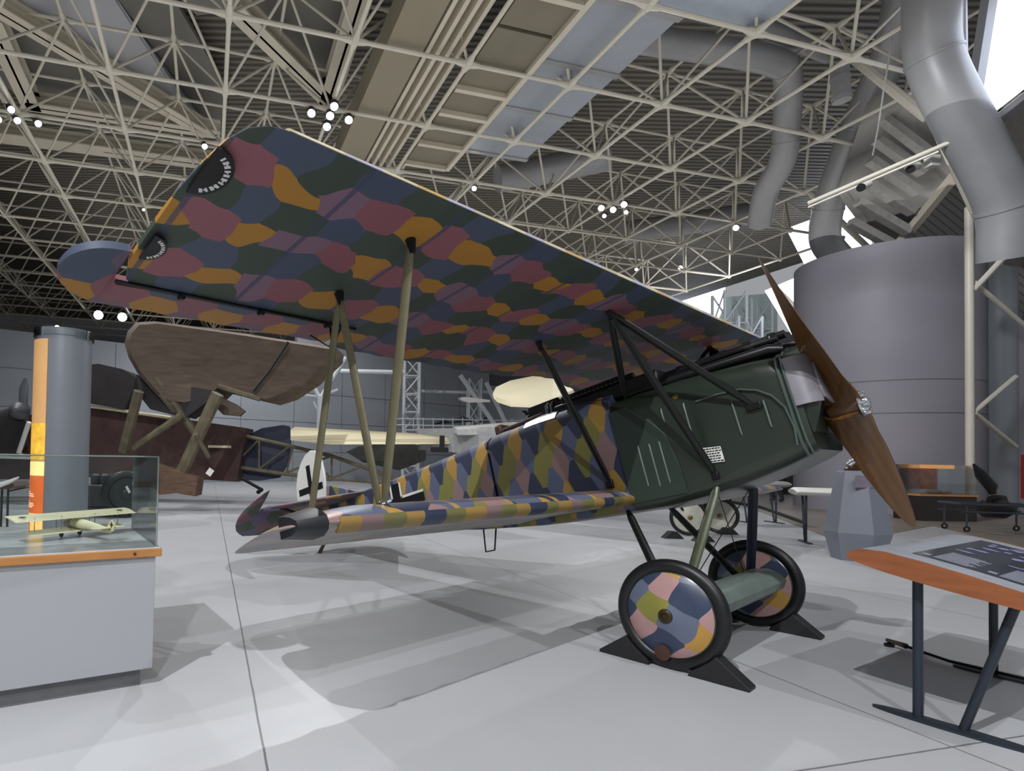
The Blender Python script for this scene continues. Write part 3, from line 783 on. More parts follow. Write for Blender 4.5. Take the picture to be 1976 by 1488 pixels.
# metal side panel edge and louvres
lou = mat('worn_grey_green_louvre', '75827c', .35, .2, .1, 8)
for t, a, b in [(-.11, 1.28, .92), (-.02, 1.27, .90), (.06, 1.27, .91), (.14, 1.50, 1.39), (.23, 1.51, 1.38), (.31, 1.49, 1.19), (.63, 1.40, 1.14), (.82, 1.34, 1.14)]:
    m = MB(); m.tube([L(t, .438, a), L(t, .446, a-.02), L(t, .446, b+.02), L(t, .438, b)], [.004, .0065, .0065, .004], 6); m.build('louvre', lou, air)
b_ = MB(); b_.prism([L(t, .442, w_) for t, w_ in ((-.275, 1.60), (-.13, 1.60), (.03, 1.44), (.12, 1.30), (.16, 1.05), (.17, .82), (-.275, .82))], L(0, .006, 0))
b_.build('side_panel', M_grgreen if False else mat('green_side_panel', '2e3b33', .38, .1, .1, 3), air, bev=.004)
b_ = MB(); b_.lathe([(.022, 0), (.022, .006), (.008, .009)], L(.27, .44, 1.555), L(0, 1, 0), 16); b_.build('filler_disc', M_brass, air)
# white lettered data plate
b_ = MB(); b_.prism([L(t, .446, w_) for t, w_ in ((.35, 1.12), (.475, 1.10), (.475, .985), (.35, 1.0))], L(0, .003, 0)); pl = b_.build('data_plate', M_white, air)
pl['label'] = 'small white data plate with lines of black text'
b_ = MB()
rnd = random.Random(3)
for r_ in range(6):
    t = .36
    while t < .46:
        l_ = rnd.uniform(.008, .022); y = 1.105-.019*r_-(t-.35)*.12
        b_.box(L(t+l_/2, .4505, y), (l_, .002, .008)); t += l_+.005
b_.build('plate_text', M_black, pl)
# fuselage cross (black with white edges) on both sides
def side_pt(t, w_, sg, o): return L(t, sg*(interp(HWt, t)+o), w_)
def side_patch(m, t0, t1, w0, w1, sg, o):
    n = 8
    vs = []
    for i in range(n+1):
        t = t0+(t1-t0)*i/n
        for w_ in (w0, w1): vs += [side_pt(t, w_, sg, o)]
    m.add(vs, [(2*i, 2*i+1, 2*i+3, 2*i+2) for i in range(n)])
CT, CW = -3.20, 1.40
for sg in (1, -1):
    m = MB()
    side_patch(m, CT-.11, CT-.075, CW+.08, CW+.25, sg, .008); side_patch(m, CT+.075, CT+.11, CW+.08, CW+.25, sg, .008)
    side_patch(m, CT+.11, CT+.50, CW+.055, CW+.085, sg, .008); side_patch(m, CT-.50, CT-.11, CW+.055, CW+.085, sg, .008)
    side_patch(m, CT-.11, CT-.075, CW-.25, CW-.08, sg, .008); side_patch(m, CT+.075, CT+.11, CW-.25, CW-.08, sg, .008)
    side_patch(m, CT+.11, CT+.50, CW-.085, CW-.055, sg, .008); side_patch(m, CT-.50, CT-.11, CW-.085, CW-.055, sg, .008)
    p = m.build('cross_border', M_white, air)
    m = MB(); side_patch(m, CT-.075, CT+.075, CW-.25, CW+.25, sg, .007); side_patch(m, CT-.50, CT+.50, CW-.055, CW+.055, sg, .0075)
    m.build('cross', M_black, p)

# tail
M_tail = lozenge('lozenge_fabric_tail', (1, 0), .13, .17, ['54506b', '6b4754', '37473f', '6b4754', 'a0702e', '3d4a55', '684652', '39473f'], 8, 2, (0, 0), .6, None, k=1.2)
M_tailtop = mat('grey_mauve_fabric', '77697a', .6, 0, .12, 2)
WT_ = 1.70
def flat_part(name, st_, mats, th_=.03, droop=0):
    m = MB(); rings = []; n = 8
    for s, a, b in st_:
        h = th_*min(1, abs(a-b)/.3)
        rings.append([L(a+(b-a)*f, s, WT_+h*hh) for f, hh in ((0, .15), (.15, .9), (.5, 1), (1, .1))]+[L(a+(b-a)*f, s, WT_-h*hh) for f, hh in ((1, .1), (.5, 1), (.15, .9), (0, .15))])
    fs = []; mi = []
    for i in range(len(rings)-1):
        for j in range(8):
            fs.append((i*8+j, i*8+(j+1) % 8, (i+1)*8+(j+1) % 8, (i+1)*8+j)); mi.append(0 if j < 4 and j != 3 else 1)
    m.add([p for r in rings for p in r], fs+[tuple(range(8)), tuple((len(rings)-1)*8+j for j in range(8))], mi+[1, 1])
    if droop:
        cd, sd = math.cos(droop), math.sin(droop)
        m.v = [Vector((-5.0+(p.x+5.0)*cd-(p.z-WT_)*sd, p.y, WT_+(p.x+5.0)*sd+(p.z-WT_)*cd)) for p in m.v]
    return m.build(name, mats, air)
tp = [(0, -3.75, -4.98), (.3, -3.95, -4.98), (.7, -4.35, -4.98), (1.06, -4.72, -4.98), (1.1, -4.85, -4.98)]
flat_part('tailplane', [(-s, a, b) for s, a, b in tp[:0:-1]]+tp, [M_tailtop, M_tail], .035)
el = [(0.03, -5.0, -5.38), (.2, -5.0, -5.5), (.6, -5.0, -5.56), (1.0, -5.0, -5.56), (1.115, -5.0, -5.55), (1.125, -4.56, -5.54), (1.18, -4.62, -5.5), (1.26, -4.78, -5.42), (1.32, -4.95, -5.3), (1.345, -5.1, -5.18)]
el0 = el
flat_part('elevator', [(-s, a, b) for s, a, b in el0[::-1]]+el0, [M_tailtop, M_tail], .028, droop=.48)
rud = [(-4.93, 1.76), (-4.87, 2.05), (-4.86, 2.2), (-4.88, 2.36), (-4.93, 2.49), (-5.02, 2.58), (-5.13, 2.61), (-5.27, 2.58), (-5.42, 2.48), (-5.54, 2.34), (-5.62, 2.16), (-5.64, 1.98), (-5.60, 1.80), (-5.5, 1.62), (-5.36, 1.52), (-5.3, 1.52), (-5.3, 1.76)]
b_ = MB(); b_.prism([L(t, .018, w_) for t, w_ in rud], L(0, -.036, 0)); rd = b_.build('rudder', M_white, air, bev=.012)
rd['label'] = 'white rounded rudder bearing a black cross'
b_ = MB()
for sg in (1, -1):
    b_.box(L(-5.24, sg*.020, 2.07), (.10, .004, .66)); b_.box(L(-5.24, sg*.0205, 2.03), (.62, .004, .10))
b_.build('rudder_cross', M_black, rd)
b_ = MB(); b_.prism([L(t, .02, w_) for t, w_ in ((-4.1, 1.72), (-4.35, 1.83), (-4.75, 1.98), (-4.85, 2.0), (-4.9, 1.72))], L(0, -.04, 0)); b_.build('fin', M_fus, air, bev=.01)
b_ = MB(); b_.tube([L(-4.75, 0, 1.47), L(-5.0, 0, 1.28), L(-5.28, 0, 1.07)], [.02, .022, .028], 8); b_.tube([L(-5.05, 0, 1.5), L(-5.05, 0, 1.24)], .012, 6)
b_.build('tail_skid', mat('dark_ash_wood', '4b4036', .6), air)
for sg in (1, -1): b_ = MB(); b_.tube([L(-4.7, sg*.95, 1.68), L(-4.6, sg*.1, 1.38)], (.022), 8, flat=(1, 0, 0)); b_.build('tailplane_brace', M_strutd, air)

# struts
def strut(name, a, b, r, m, label=None, asp=.45):
    k = MB(); a, b = L(*a), L(*b)
    k.tube([a, a+(b-a)*.03, a+(b-a)*.09, a+(b-a)*.5, a+(b-a)*.91, a+(b-a)*.97, b], [(r*.45, r*.35), (r*.6, r*asp), (r*.9, r*asp), (r, r*asp), (r*.9, r*asp), (r*.6, r*asp), (r*.45, r*.35)], 12, flat=(1, 0, 0))
    o = k.build(name, m, air)
    if label: o['label'] = label
    return o
for sg in (1, -1):
    strut('interplane_strut', (.18, sg*3.08, WU-.03), (-.42, sg*3.02, WL+.09), .035, M_strutk)
    strut('interplane_strut', (-.44, sg*3.08, WU-.03), (-1.08, sg*3.08, WL+.05), .032, M_strutk)
    strut('interplane_strut', (-.44, sg*3.08, WU-.03), (-.46, sg*3.02, WL+.09), .032, M_strutk)
    strut('cabane_strut', (.18, sg*.99, WU-.03), (.385, sg*.43, .90), .030, M_strutd)
    strut('cabane_strut', (.18, sg*.99, WU-.03), (.75, sg*.44, 1.325), .030, M_strutd)
    strut('cabane_strut', (.18, sg*.99, WU-.03), (-.12, sg*.41, 1.68), .028, M_strutd)
    strut('cabane_strut', (-.44, sg*.99, WU-.03), (-.42, sg*.43, 1.03), .030, M_strutd)
    for t, z in ((.18, WU-.04), (-.44, WU-.04)):
        for s in (3.08, .99): k = MB(); k.tube([L(t, sg*s, z+.03), L(t, sg*s, z-.05)], [.03, .014], 8); k.build('strut_fitting', M_black, air)
    for t in (-.42, -1.08): k = MB(); k.sphere(L(t, sg*3.03, WL+.085), .03, 10, 6); k.build('strut_fitting', M_silver, air)
for c_, d_ in ((L(.755, .452, 1.315), (.10, .02, .05)), (L(.385, .445, .90), (.05, .03, .06)), (L(-.42, .445, 1.02), (.06, .03, .07))):
    k = MB(); k.box(c_, d_); k.build('strut_bracket', M_black, air, bev=.006)

# undercarriage
TR = .874
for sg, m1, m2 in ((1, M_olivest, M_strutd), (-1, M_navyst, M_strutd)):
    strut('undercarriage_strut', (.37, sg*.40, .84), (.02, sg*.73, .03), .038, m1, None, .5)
    strut('undercarriage_strut', (-.35, sg*.40, .78), (-.04, sg*.73, .03), .034, m2, None, .5)
for sg in (1, -1): k = MB(); k.tube([L(.35, sg*.40, .82), L(0, -sg*.70, .05)], .004, 5); k.build('bracing_wire', M_strutd, air)
k = MB(); rings = []
for s in (-.70, -.66, 0, .66, .70):
    kk = .8 if abs(s) > .69 else 1
    rings.append([L(.30-.62*f, s, kk*hh*.12+.01) for f, hh in ((0, 0), (.04, .55), (.15, .95), (.35, 1.05), (.65, .7), (1, .02))]+[L(.30-.62*f, s, -kk*hh*.09) for f, hh in ((.65, .6), (.35, .9), (.15, .85), (.04, .5))])
k.ring(rings); k.build('axle_fairing', mat('grey_green_fairing', '6c7a73', .35, .1, .15, 4), air)
k = MB(); k.tube([L(0, -.97, 0), L(0, .97, 0)], .025, 12); k.build('axle', M_black, air)
WPAL = ['626c82', '0', 'b48d8c', '0', '0', '2f3d58', '0', '8a873f', 'b48d8c', '0', '626c82', '0', '0', 'bb8f3f', '0', '2f3d58']
WPAL = [x if x != '0' else '000000' for x in WPAL]
M_whl = lozenge('lozenge_fabric_wheel_cover', (0, 2), .135, .125, WPAL, 4, 4, (-.35, .35), .4, None, k=1.1, wob=.03)
for sg in (1, -1):
    c = L(0, sg*TR, 0); ax = L(0, sg, 0)
    wh = MB(); wh.lathe([(.29, -.04), (.305, -.03), (.31, 0), (.305, .03), (.29, .04), (.28, .03), (.28, -.03)], c, ax, 48, cap=False)
    wh.lathe([(.285, -.032), (.05, -.05), (.02, -.05)], c, ax, 32)
    w_o = wh.build('wheel', M_dkgreen, air)
    m = MB(); m.torus(c, ax, .333, .048, 72, 16); m.build('tyre', M_rub, w_o)
    m = MB(); m.lathe([(.298, .03), (.29, .04), (.2, .062), (.1, .088), (.05, .105), (.045, .10)], c, ax, 64, cap=False); m.lathe([(.298, -.03), (.29, -.04), (.15, -.06), (.04, -.08)], c, ax, 64, cap=False)
    m.build('wheel_cover', M_whl, w_o)
    m = MB(); m.lathe([(.046, .098), (.046, .112), (.038, .118), (.026, .118), (.026, .104), (.005, .104)], c, ax, 24); m.build('hub_cap', mat('dark_bronze_hub', '4b3d2a', .4, .6), w_o)
    m = MB(); m.lathe([(.052, .0), (.055, .008), (.03, .012)], c+L(-.16*sg*0-.10, sg*.066, -.245), ax, 20); m.build('valve_cover', mat('brown_leather', '4a2c20'), w_o)

# engine: crankcase, six cylinders, valve gear, exhaust, header tank
e = MB(); e.box(L(.38, 0, 1.56), (1.16, .34, .30)); eng = e.build('engine', M_black, air, bev=.02)
for k in range(6):
    t = .86-.185*k; m = MB(); m.lathe([(.075, 1.55), (.078, 1.60), (.078, 1.74), (.085, 1.75), (.085, 1.79), (.06, 1.81)], L(t, 0, 0), (0, 0, 1), 20)
    m.tube([L(t+.04, 0, 1.80), L(t+.04, .07, 1.845), L(t+.04, .10, 1.80)], .012, 6); m.tube([L(t-.04, 0, 1.80), L(t-.04, -.07, 1.845), L(t-.04, -.10, 1.80)], .012, 6)
    m.build('cylinder', M_black, eng)
m = MB(); m.tube([L(.98, 0, 1.845), L(-.14, 0, 1.845)], .032, 12)
for k in range(7): m.box(L(.90-.17*k, 0, 1.85), (.05, .1, .05))
m.build('camshaft_housing', M_black, eng)
m = MB(); m.tube([L(.98, .22, 1.69), L(.9, .24, 1.715), L(0, .26, 1.735), L(-.15, .27, 1.735)], [.03, .04, .045, .04], 12)
for k in range(6): m.tube([L(.86-.185*k, .07, 1.72), L(.84-.185*k, .24, 1.72)], .028, 8)
m.build('exhaust_manifold', M_black, eng)
m = MB(); m.tube([L(.95, .12, 1.80), L(.5, .13, 1.815), L(-.15, .14, 1.82)], .02, 8); m.tube([L(.8, .17, 1.78), L(.72, .17, 1.80), L(-.1, .18, 1.80)], .012, 6)
m.build('fuel_pipe', M_black, eng)
m = MB(); m.torus(L(1.0, -.02, 1.735), (0.25, 0, 1), .13, .018, 32, 8); m.lathe([(.10, -.07), (.11, -.03), (.07, .0), (.03, .02)], L(1.0, -.02, 1.735), (0.1, 0, 1), 20)
m.build('radiator_filler', M_black, air)
m = MB(); m.ring([[L(t, s, z) for s, z in ((-.3, 1.56), (-.28, 1.64), (-.15, 1.70), (0, 1.715), (.15, 1.70), (.28, 1.64), (.3, 1.56))] for t in (.93, 1.02, 1.08)])
m.build('header_tank', M_dkgreen, air)

# twin machine guns with perforated jackets
def gun_mat():
    m_, nt, b = newmat('perforated_black_jacket'); vec = objc(nt); sp = N(nt, 'ShaderNodeSeparateXYZ'); nt.links.new(vec, sp.inputs[0])
    a = mth(nt, 'PINGPONG', mth(nt, 'MULTIPLY', sp.outputs[0], 1/.042), .5); c = mth(nt, 'PINGPONG', mth(nt, 'MULTIPLY', sp.outputs[2], 1/.032), .5)
    h = mth(nt, 'MULTIPLY', mth(nt, 'GREATER_THAN', a, .22), mth(nt, 'GREATER_THAN', c, .25))
    nt.links.new(mixc(nt, h, s2l('101012'), s2l('57483f')), b.inputs['Base Color']); b.inputs['Roughness'].default_value = .4; b.inputs['Metallic'].default_value = .4; return m_
GM = gun_mat()
for s in (.14, -.14):
    m = MB(); m.box(L(-1.02, s, 1.90), (.34, .09, .13)); m.box(L(-1.02, s, 1.81), (.26, .11, .08)); g = m.build('machine_gun', M_black, air, bev=.008)
    m = MB(); m.tube([L(-.86, s, 1.915), L(-.22, s, 1.915)], .042, 14); m.build('barrel_jacket', GM, g)
    m = MB(); m.tube([L(-.22, s, 1.915), L(-.12, s, 1.915)], [.022, .028], 10); m.build('muzzle', M_black, g)
    m = MB(); m.tube([L(-1.19, s, 1.93), L(-1.25, s, 1.93)], .02, 8); m.tube([L(-1.25, s-.04, 1.95), L(-1.25, s+.04, 1.95)], .012, 6); m.tube([L(-1.22, s, 1.90), L(-1.22, s, 1.80)], .01, 6); m.build('grip', M_black, g)
    m = MB(); m.tube([L(-.95, s+.05, 1.93), L(-.95, s+.10, 1.9), L(-.95, s+.11, 1.80)], .016, 8); m.tube([L(-.90, s+.05, 1.93), L(-.90, s+.10, 1.9), L(-.90, s+.11, 1.80)], .012, 8); m.build('feed_chute', M_silver, g)
m = MB(); m.box(L(-.36, 0, 1.795), (.98, .60, .13)); m.build('gun_mount', M_black, air, bev=.02)

# propeller
pm = MB(); PHI = 2.42413; RP = 1.38; PT, PW = 1.1752, 1.1979
rad = L(0, math.cos(PHI), -math.sin(PHI)).normalized()      # towards the far, lower tip
def blade(sgn):
    rings = []
    axis = Vector((1, 0, 0)); rd_ = rad*sgn; tan = axis.cross(rd_)
    for f, ch, tk, tw in ((.0, .25, .16, 1.45), (.07, .25, .13, 1.35), (.14, .25, .08, 1.15), (.25, .25, .045, .86), (.4, .275, .033, .66), (.55, .275, .026, .52), (.7, .25, .020, .42), (.83, .20, .015, .35), (.92, .145, .011, .31), (.97, .09, .007, .29), (1.0, .02, .003, .28)):
        c = L(PT, 0, PW)+rd_*(RP*f); n = 14; pts = []
        d = (tan*math.cos(tw)+axis*math.sin(tw)); e2 = (axis*math.cos(tw)-tan*math.sin(tw))
        for k in range(n):
            a = 2*PI*k/n; pts.append(c+d*(ch/2*math.cos(a)-.02*(1-f))+e2*(tk/2*math.sin(a)*(1.3 if math.sin(a) > 0 else .5)))
        rings.append(pts)
    return rings
for sg in (1, -1): pm.ring(blade(sg))
def prop_mat():
    m_, nt, b = newmat('laminated_propeller_wood'); vec = objc(nt); sp = N(nt, 'ShaderNodeSeparateXYZ'); nt.links.new(vec, sp.inputs[0])
    nz = noise(nt, vec, 5, 5, .6)
    a = mth(nt, 'FRACT', mth(nt, 'MULTIPLY', sp.outputs[0], 1/.045))
    c = mixc(nt, mth(nt, 'GREATER_THAN', a, .5), s2l('6b481f'), s2l('60401b'))
    c = mixc(nt, mth(nt, 'MULTIPLY', nz, .5), c, s2l('452c16'))
    nt.links.new(c, b.inputs['Base Color']); b.inputs['Roughness'].default_value = .33; return m_
pr_ = pm.build('propeller', prop_mat(), air)
m = MB(); m.lathe([(.065, -.10), (.07, -.09), (.07, .07), (.065, .08)], L(PT, 0, PW), (1, 0, 0), 28); m.build('propeller_boss', mat('dark_prop_boss', '50341a', .4), pr_)
m = MB(); m.lathe([(.092, .08), (.092, .092), (.05, .10), (.045, .125), (.02, .135)], L(PT, 0, PW), (1, 0, 0), 24)
for k in range(8):
    a = 2*PI*k/8; m.lathe([(.013, .09), (.013, .12), (.007, .125)], L(PT, .07*math.cos(a), PW+.07*math.sin(a)), (1, 0, 0), 8)
m.build('hub_plate', M_silver, pr_)

# boarding stirrup
m = MB(); q1, q2, q3, q4 = L(-1.85, .2, .9), L(-1.9, .24, .66), L(-2.05, .2, .66), L(-2.05, .16, .92)
m.tube([q1, q2, q3, q4], .009, 6); m.build('boarding_stirrup', M_black, air)

# wheel chocks: two wedges at each wheel, standing on the floor
def gp(t, s):
    fw = Vector((sa, ca, 0)); stb = Vector((ca, -sa, 0)); return Vector((AO.x, AO.y, 0))+fw*t+stb*s
chock_txt = {(1, 1): 'black wedge chock in front of the near wheel', (1, -1): 'black wedge chock behind the near wheel', (-1, 1): 'black wedge chock in front of the far wheel', (-1, -1): 'black wedge chock behind the far wheel'}
M_chock = mat('black_painted_wood', '1d1d1f', .55, 0, .15, 8)
for (sg, d), txt in chock_txt.items():
    k = MB(); prof = [(.13, .0), (.50, .0), (.50, .02), (.30, .17), (.262, .125), (.2, .075), (.14, .03)]
    k.prism([gp(d*t, sg*(TR-.06))+Vector((0, 0, z)) for t, z in prof], gp(0, sg*.12)-gp(0, 0))
    single('wheel_chock', k, M_chock, txt, 'wheel chock', 'chocks at the biplane wheels', sm=False, bev=.004)

# ------------------------------------------------------------------ spotlights in the roof
M_can = mat('black_lamp_housing', '1c1c1e', .5)
M_lens = mat('lit_lamp_lens', 'ffffff', .3, emit=28)
def spot(x, y, Z, label, group=None, r=.10, aim=(0, 8, 0), d=None):
    p = onz(x, y, Z) if d is None else at(x, y, d)
    a = (Vector(aim)-p).normalized()
    q = a.to_track_quat('-Z', 'Y').to_matrix().to_4x4()
    t = thing('ceiling_spotlight', label, 'spotlight', group=group, M=Matrix.Translation(p) @ q)
    m = MB(); m.lathe([(r*.5, .32), (r*.9, .28), (r*1.05, .05), (r*1.1, 0), (r*.95, .0), (r*.9, .04)], (0, 0, 0), (0, 0, 1), 18); m.build('housing', M_can, t)
    m = MB(); m.lathe([(r*.92, .012), (r*.5, -.006), (r*.05, -.01)], (0, 0, 0), (0, 0, 1), 18); m.build('lens', M_lens, t)
    m = MB(); m.tube([(r*1.15, 0, .15), (r*1.15, 0, .42), (-r*1.15, 0, .42), (-r*1.15, 0, .15)], .012, 5); m.build('yoke', M_can, t)
cl = [((22, 212), 'lit spotlight of the far left cluster, topmost'), ((34, 233), 'lit spotlight of the far left cluster, below the topmost one'), ((74, 239), 'lit spotlight of the far left cluster, rightmost of it'), ((-3, 231), 'lit spotlight cut by the left picture edge')]
for xy, l in cl: spot(*xy, 11.3, l, 'far left spotlight cluster')
cl = [((601, 219), 'lit spotlight left of the V beam tip, leftmost of five'), ((645, 206), 'lit spotlight right below the V beam tip, topmost of five'), ((637, 224), 'lit spotlight in the middle of five below the V beam'), ((631, 245), 'lit spotlight lowest of five below the V beam'), ((673, 232), 'lit spotlight rightmost of five below the V beam')]
for xy, l in cl: spot(*xy, 11.3, l, 'spotlights below the V beam', r=.12)
cl = [((1160, 402), 'lit spotlight leftmost of the cluster right of centre'), ((1183, 405), 'lit spotlight in the middle of the cluster right of centre'), ((1204, 395), 'lit spotlight topmost of the cluster right of centre'), ((1166, 417), 'small lit spotlight lowest left in the cluster right of centre'), ((1208, 410), 'small lit spotlight lowest right in the cluster right of centre')]
for i, (xy, l) in enumerate(cl): spot(*xy, 11.3, l, 'spotlight cluster right of centre', r=.12 if i < 3 else .08)
spot(395, 283, 11.3, 'single lit spotlight beside the black patch of the wing tip', r=.09)
spot(915, 364, 11.3, 'single lit spotlight hanging above the wing leading edge', r=.09)
spot(1475, 413, 11.3, 'brightest lit spotlight left of the round tower', r=.14)
spot(1420, 440, 11.3, 'smaller lit spotlight left of the brightest one', r=.12)
spot(190, 608, 11.3, 'left one of two glaring floodlights below the aileron', r=.34)
spot(236, 612, 11.3, 'right one of two glaring floodlights below the aileron', r=.34)
spot(110, 632, 0, 'lit spotlight just above the round display column', d=30, r=.12)
spot(277, 405, 11.3, 'dim spotlight on the roof frame left of the wing tip', r=.05)
spot(1228, 520, 0, 'left small lamp of two above the wing in the distance', d=40, r=.10)
spot(1313, 517, 0, 'right small lamp of two above the wing in the distance', d=40, r=.14)
spot(1519, 591, 0, 'small lamp beside the upper propeller blade', d=34, r=.12)

# lighting track with cameras and unlit spots, upper right
t = thing('lighting_track', 'cream lighting track with unlit lamps sloping in front of the grey roof wall', 'lighting track', at(1700, 332, 14))
m = MB(); m.tube([at(1560, 392, 15.5), at(1848, 268, 13)], .05, 8); m.tube([at(1560, 400, 15.5), at(1812, 292, 13.3)], .03, 6); m.build('rail', M_creamtube, t, world=True)
for x, y, c in ((1761, 326, M_white), (1666, 361, M_white)):
    p = at(x, y, 13.9); m = MB(); m.tube([p+Vector((.2, .1, .12)), p+Vector((-.1, -.06, -.04))], .09, 12); h = m.build('lamp_head', c, t, world=True)
    m = MB(); m.tube([p+Vector((-.10, -.06, -.04)), p+Vector((-.125, -.075, -.05))], .092, 12); m.build('lamp_lens', M_black, h); h.children[0].data.transform(MATW[t.name].inverted())
p = at(1799, 312, 13.7); m = MB(); m.box(p, (.24, .2, .26)); m.build('speaker_box', M_white, t, world=True, sm=False, bev=.02)

# ------------------------------------------------------------------ ducts and posts, upper right
def duct(name, pts, r, label, m=M_duct, n=28, seams=()):
    P = [at(*p) for p in pts]
    # smooth path
    Q = []
    for i in range(len(P)-1):
        p0 = P[max(0, i-1)]; p1 = P[i]; p2 = P[i+1]; p3 = P[min(len(P)-1, i+2)]
        for k in range(6):
            u = k/6; Q.append(.5*((2*p1)+(p2-p0)*u+(2*p0-5*p1+4*p2-p3)*u*u+(3*p1-p0-3*p2+p3)*u**3))
    Q.append(P[-1])
    base = Vector((P[-1].x, P[-1].y, min(p.z for p in P)))
    t = thing(name, label, 'duct', base)
    b = MB(); b.tube(Q, r, n); b.build('duct_pipe', m, t, world=True)
    for i in seams:
        p = Q[i]; d = (Q[min(i+1, len(Q)-1)]-Q[max(i-1, 0)]).normalized()
        b = MB(); b.tube([p-d*.03, p+d*.03], r+.02, n); b.build('seam_band', m, t, world=True)
duct('round_duct', [(1800, -120, 12.6), (1797, 20, 12.8), (1802, 110, 13), (1840, 200, 13), (1900, 310, 13.2), (1938, 400, 13.4), (1942, 500, 13.6)], .50, 'thick pale grey round duct bending down beside the roof window', seams=(12, 30))
duct('round_duct', [(1752, -60, 15.5), (1738, 30, 16), (1716, 110, 16.8), (1662, 225, 18.5), (1640, 280, 19), (1604, 380, 20), (1592, 440, 20.5), (1598, 475, 20.8), (1640, 520, 21)], .46, 'grey round duct snaking down behind the thick duct to the tower', seams=(20, 32))
duct('round_duct', [(1200, 70, 16.5), (1400, 100, 17), (1500, 122, 17.5), (1520, 150, 17.8), (1518, 240, 18.5), (1510, 310, 19), (1478, 370, 20), (1466, 430, 21)], .38, 'grey round duct turning down from the dark roof, left of the tower', seams=(15, 27))
duct('round_duct', [(1260, 5, 16.5), (1440, 45, 17), (1600, 105, 18)], .25, 'slim grey duct running under the dark roof deck, upper right', seams=(6,))
duct('stub_duct', [(1620, 128, 16), (1622, 165, 16), (1625, 195, 16)], .22, 'short open ended duct stub hanging beside the roof frame edge', seams=(4, 10))
duct('round_duct', [(1200, 450, 30), (1330, 430, 30), (1470, 410, 29)], .55, 'pale far duct crossing behind the spotlights, right of centre')
duct('round_duct', [(960, 345, 24), (1040, 330, 24), (1180, 300, 23)], .55, 'pale far duct behind the blue-grey duct, centre')

def column(name, px, y0, y1, Y, r, label, m, n=16):
    a = at(px, y1, Y); a.z = 0; z = at(px, y0, Y).z
    b = MB(); b.lathe([(r, 0), (r, z)], a, (0, 0, 1), n); b.lathe([(r*1.25, 0), (r*1.25, .04)], a, (0, 0, 1), n)
    return single(name, b, m, label, 'column')
column('steel_post', 1872, 400, 1005, 15.9, .095, 'cream steel post standing right of the round tower', M_creamtube)
column('round_column', 1933, 500, 1000, 17.5, .36, 'grey round column behind the cream steel post', mat('grey_column', '7d8288', .5, 0, .05, 1))
def rod(name, a, b, r, label, cat, m=M_creamtube):
    k = MB(); k.tube([at(*a), at(*b)], r, 8); return single(name, k, m, label, cat)
rod('brace_rod', (1880, 795, 15.9), (1960, 727, 16.5), .06, 'upper cream diagonal brace right of the steel post', 'brace')
rod('brace_rod', (1880, 797, 15.9), (1960, 862, 16.5), .06, 'lower cream diagonal brace right of the steel post', 'brace')
rod('brace_rod', (1878, 560, 15.9), (1990, 440, 15.3), .07, 'cream diagonal brace rising from the steel post to the right edge', 'brace')
rod('brace_rod', (1880, 545, 15.9), (1990, 640, 16.5), .06, 'cream diagonal brace falling from the steel post to the right edge', 'brace')
rod('roof_tube', (1639, 106, 16), (1790, 228, 15), .12, 'thick cream tube from the frame corner to the round duct', 'roof tube')
rod('roof_tube', (1790, 228, 15), (1876, 412, 15.7), .045, 'thin cream rod from the duct down to the steel post', 'roof tube')
rod('roof_tube', (1556, 365, 24), (1690, 492, 24), .11, 'dark cream tube crossing the bright window above the tower', 'roof tube')
rod('roof_tube', (1500, 560, 34), (1575, 635, 34), .16, 'cream tube crossing the white window left of the tower', 'roof tube')
rod('vertical_pipe', (1855, -40, 12.6), (1858, 165, 13.2), .09, 'straight grey pipe right of the thick round duct', 'pipe', M_duct)
M_cable = mat('grey_cable', '8a8a8a', .6)
b_ = MB(); b_.tube([at(1722, 70, 13), at(1706, 170, 13.2), at(1694, 250, 13.5), at(1684, 300, 13.8)], .018, 6); single('hanging_cable', b_, M_cable, 'thin grey cable hanging from the roof left of the thick duct', 'cable')

# ------------------------------------------------------------------ mezzanine and wall behind the tower
b_ = MB(); a = at(1868, 760, 18.3); c0 = at(1812, 760, 18.3)
b_.prism([Vector((c0.x, 18.3, 0)), Vector((a.x+1.6, 18.3, 0)), Vector((a.x+1.6, 19.3, 0)), Vector((c0.x, 19.3, 0))], (0, 0, at(1840, 757, 18.3).z)); struct('wall_mezzanine', b_, M_wallr, sm=False)
b_ = MB(); P = [at(1956, 620, 17.2), at(2100, 600, 17.2), at(2100, 1000, 17.2), at(1956, 1000, 17.2)]; b_.prism(P, (0, .4, 0)); struct('wall_right_near', b_, M_wallr, sm=False)
t = thing('mezzanine_balcony', 'pale curved balcony parapet with handrails right of the tower', 'balcony', Vector((c0.x+.6, 17.9, at(1840, 757, 18).z)))
z0, z1 = at(1840, 752, 18).z, at(1840, 690, 18).z
x0 = at(1816, 720, 18).x; x1 = at(1915, 720, 18).x
arc = [(x0+.02, 18.6), (x0+.03, 18.2), (x0+.2, 17.95), (x0+.5, 17.85), (x0+.9, 17.83), (x1, 17.85)]
m = MB()
m.ring([[Vector((x, y, z0)), Vector((x, y+.04, z0)), Vector((x, y+.04, z1)), Vector((x, y, z1))] for x, y in arc]); m.build('parapet_panel', mat('warm_white_panel', 'c3bdb4', .5), t, world=True, sm=False)
m = MB(); m.tube([Vector((x, y, z1+.22)) for x, y in arc], .035, 8); m.build('handrail', M_white, t, world=True)
m = MB(); m.tube([Vector((x, y, z0-.02)) for x, y in arc], .05, 8); m.build('lower_rail', M_white, t, world=True)
for i, (x, y) in enumerate(arc[1:]):
    m = MB(); m.tube([Vector((x, y, z0)), Vector((x, y, z1+.22))], .022, 6); m.build('baluster', M_white, t, world=True)
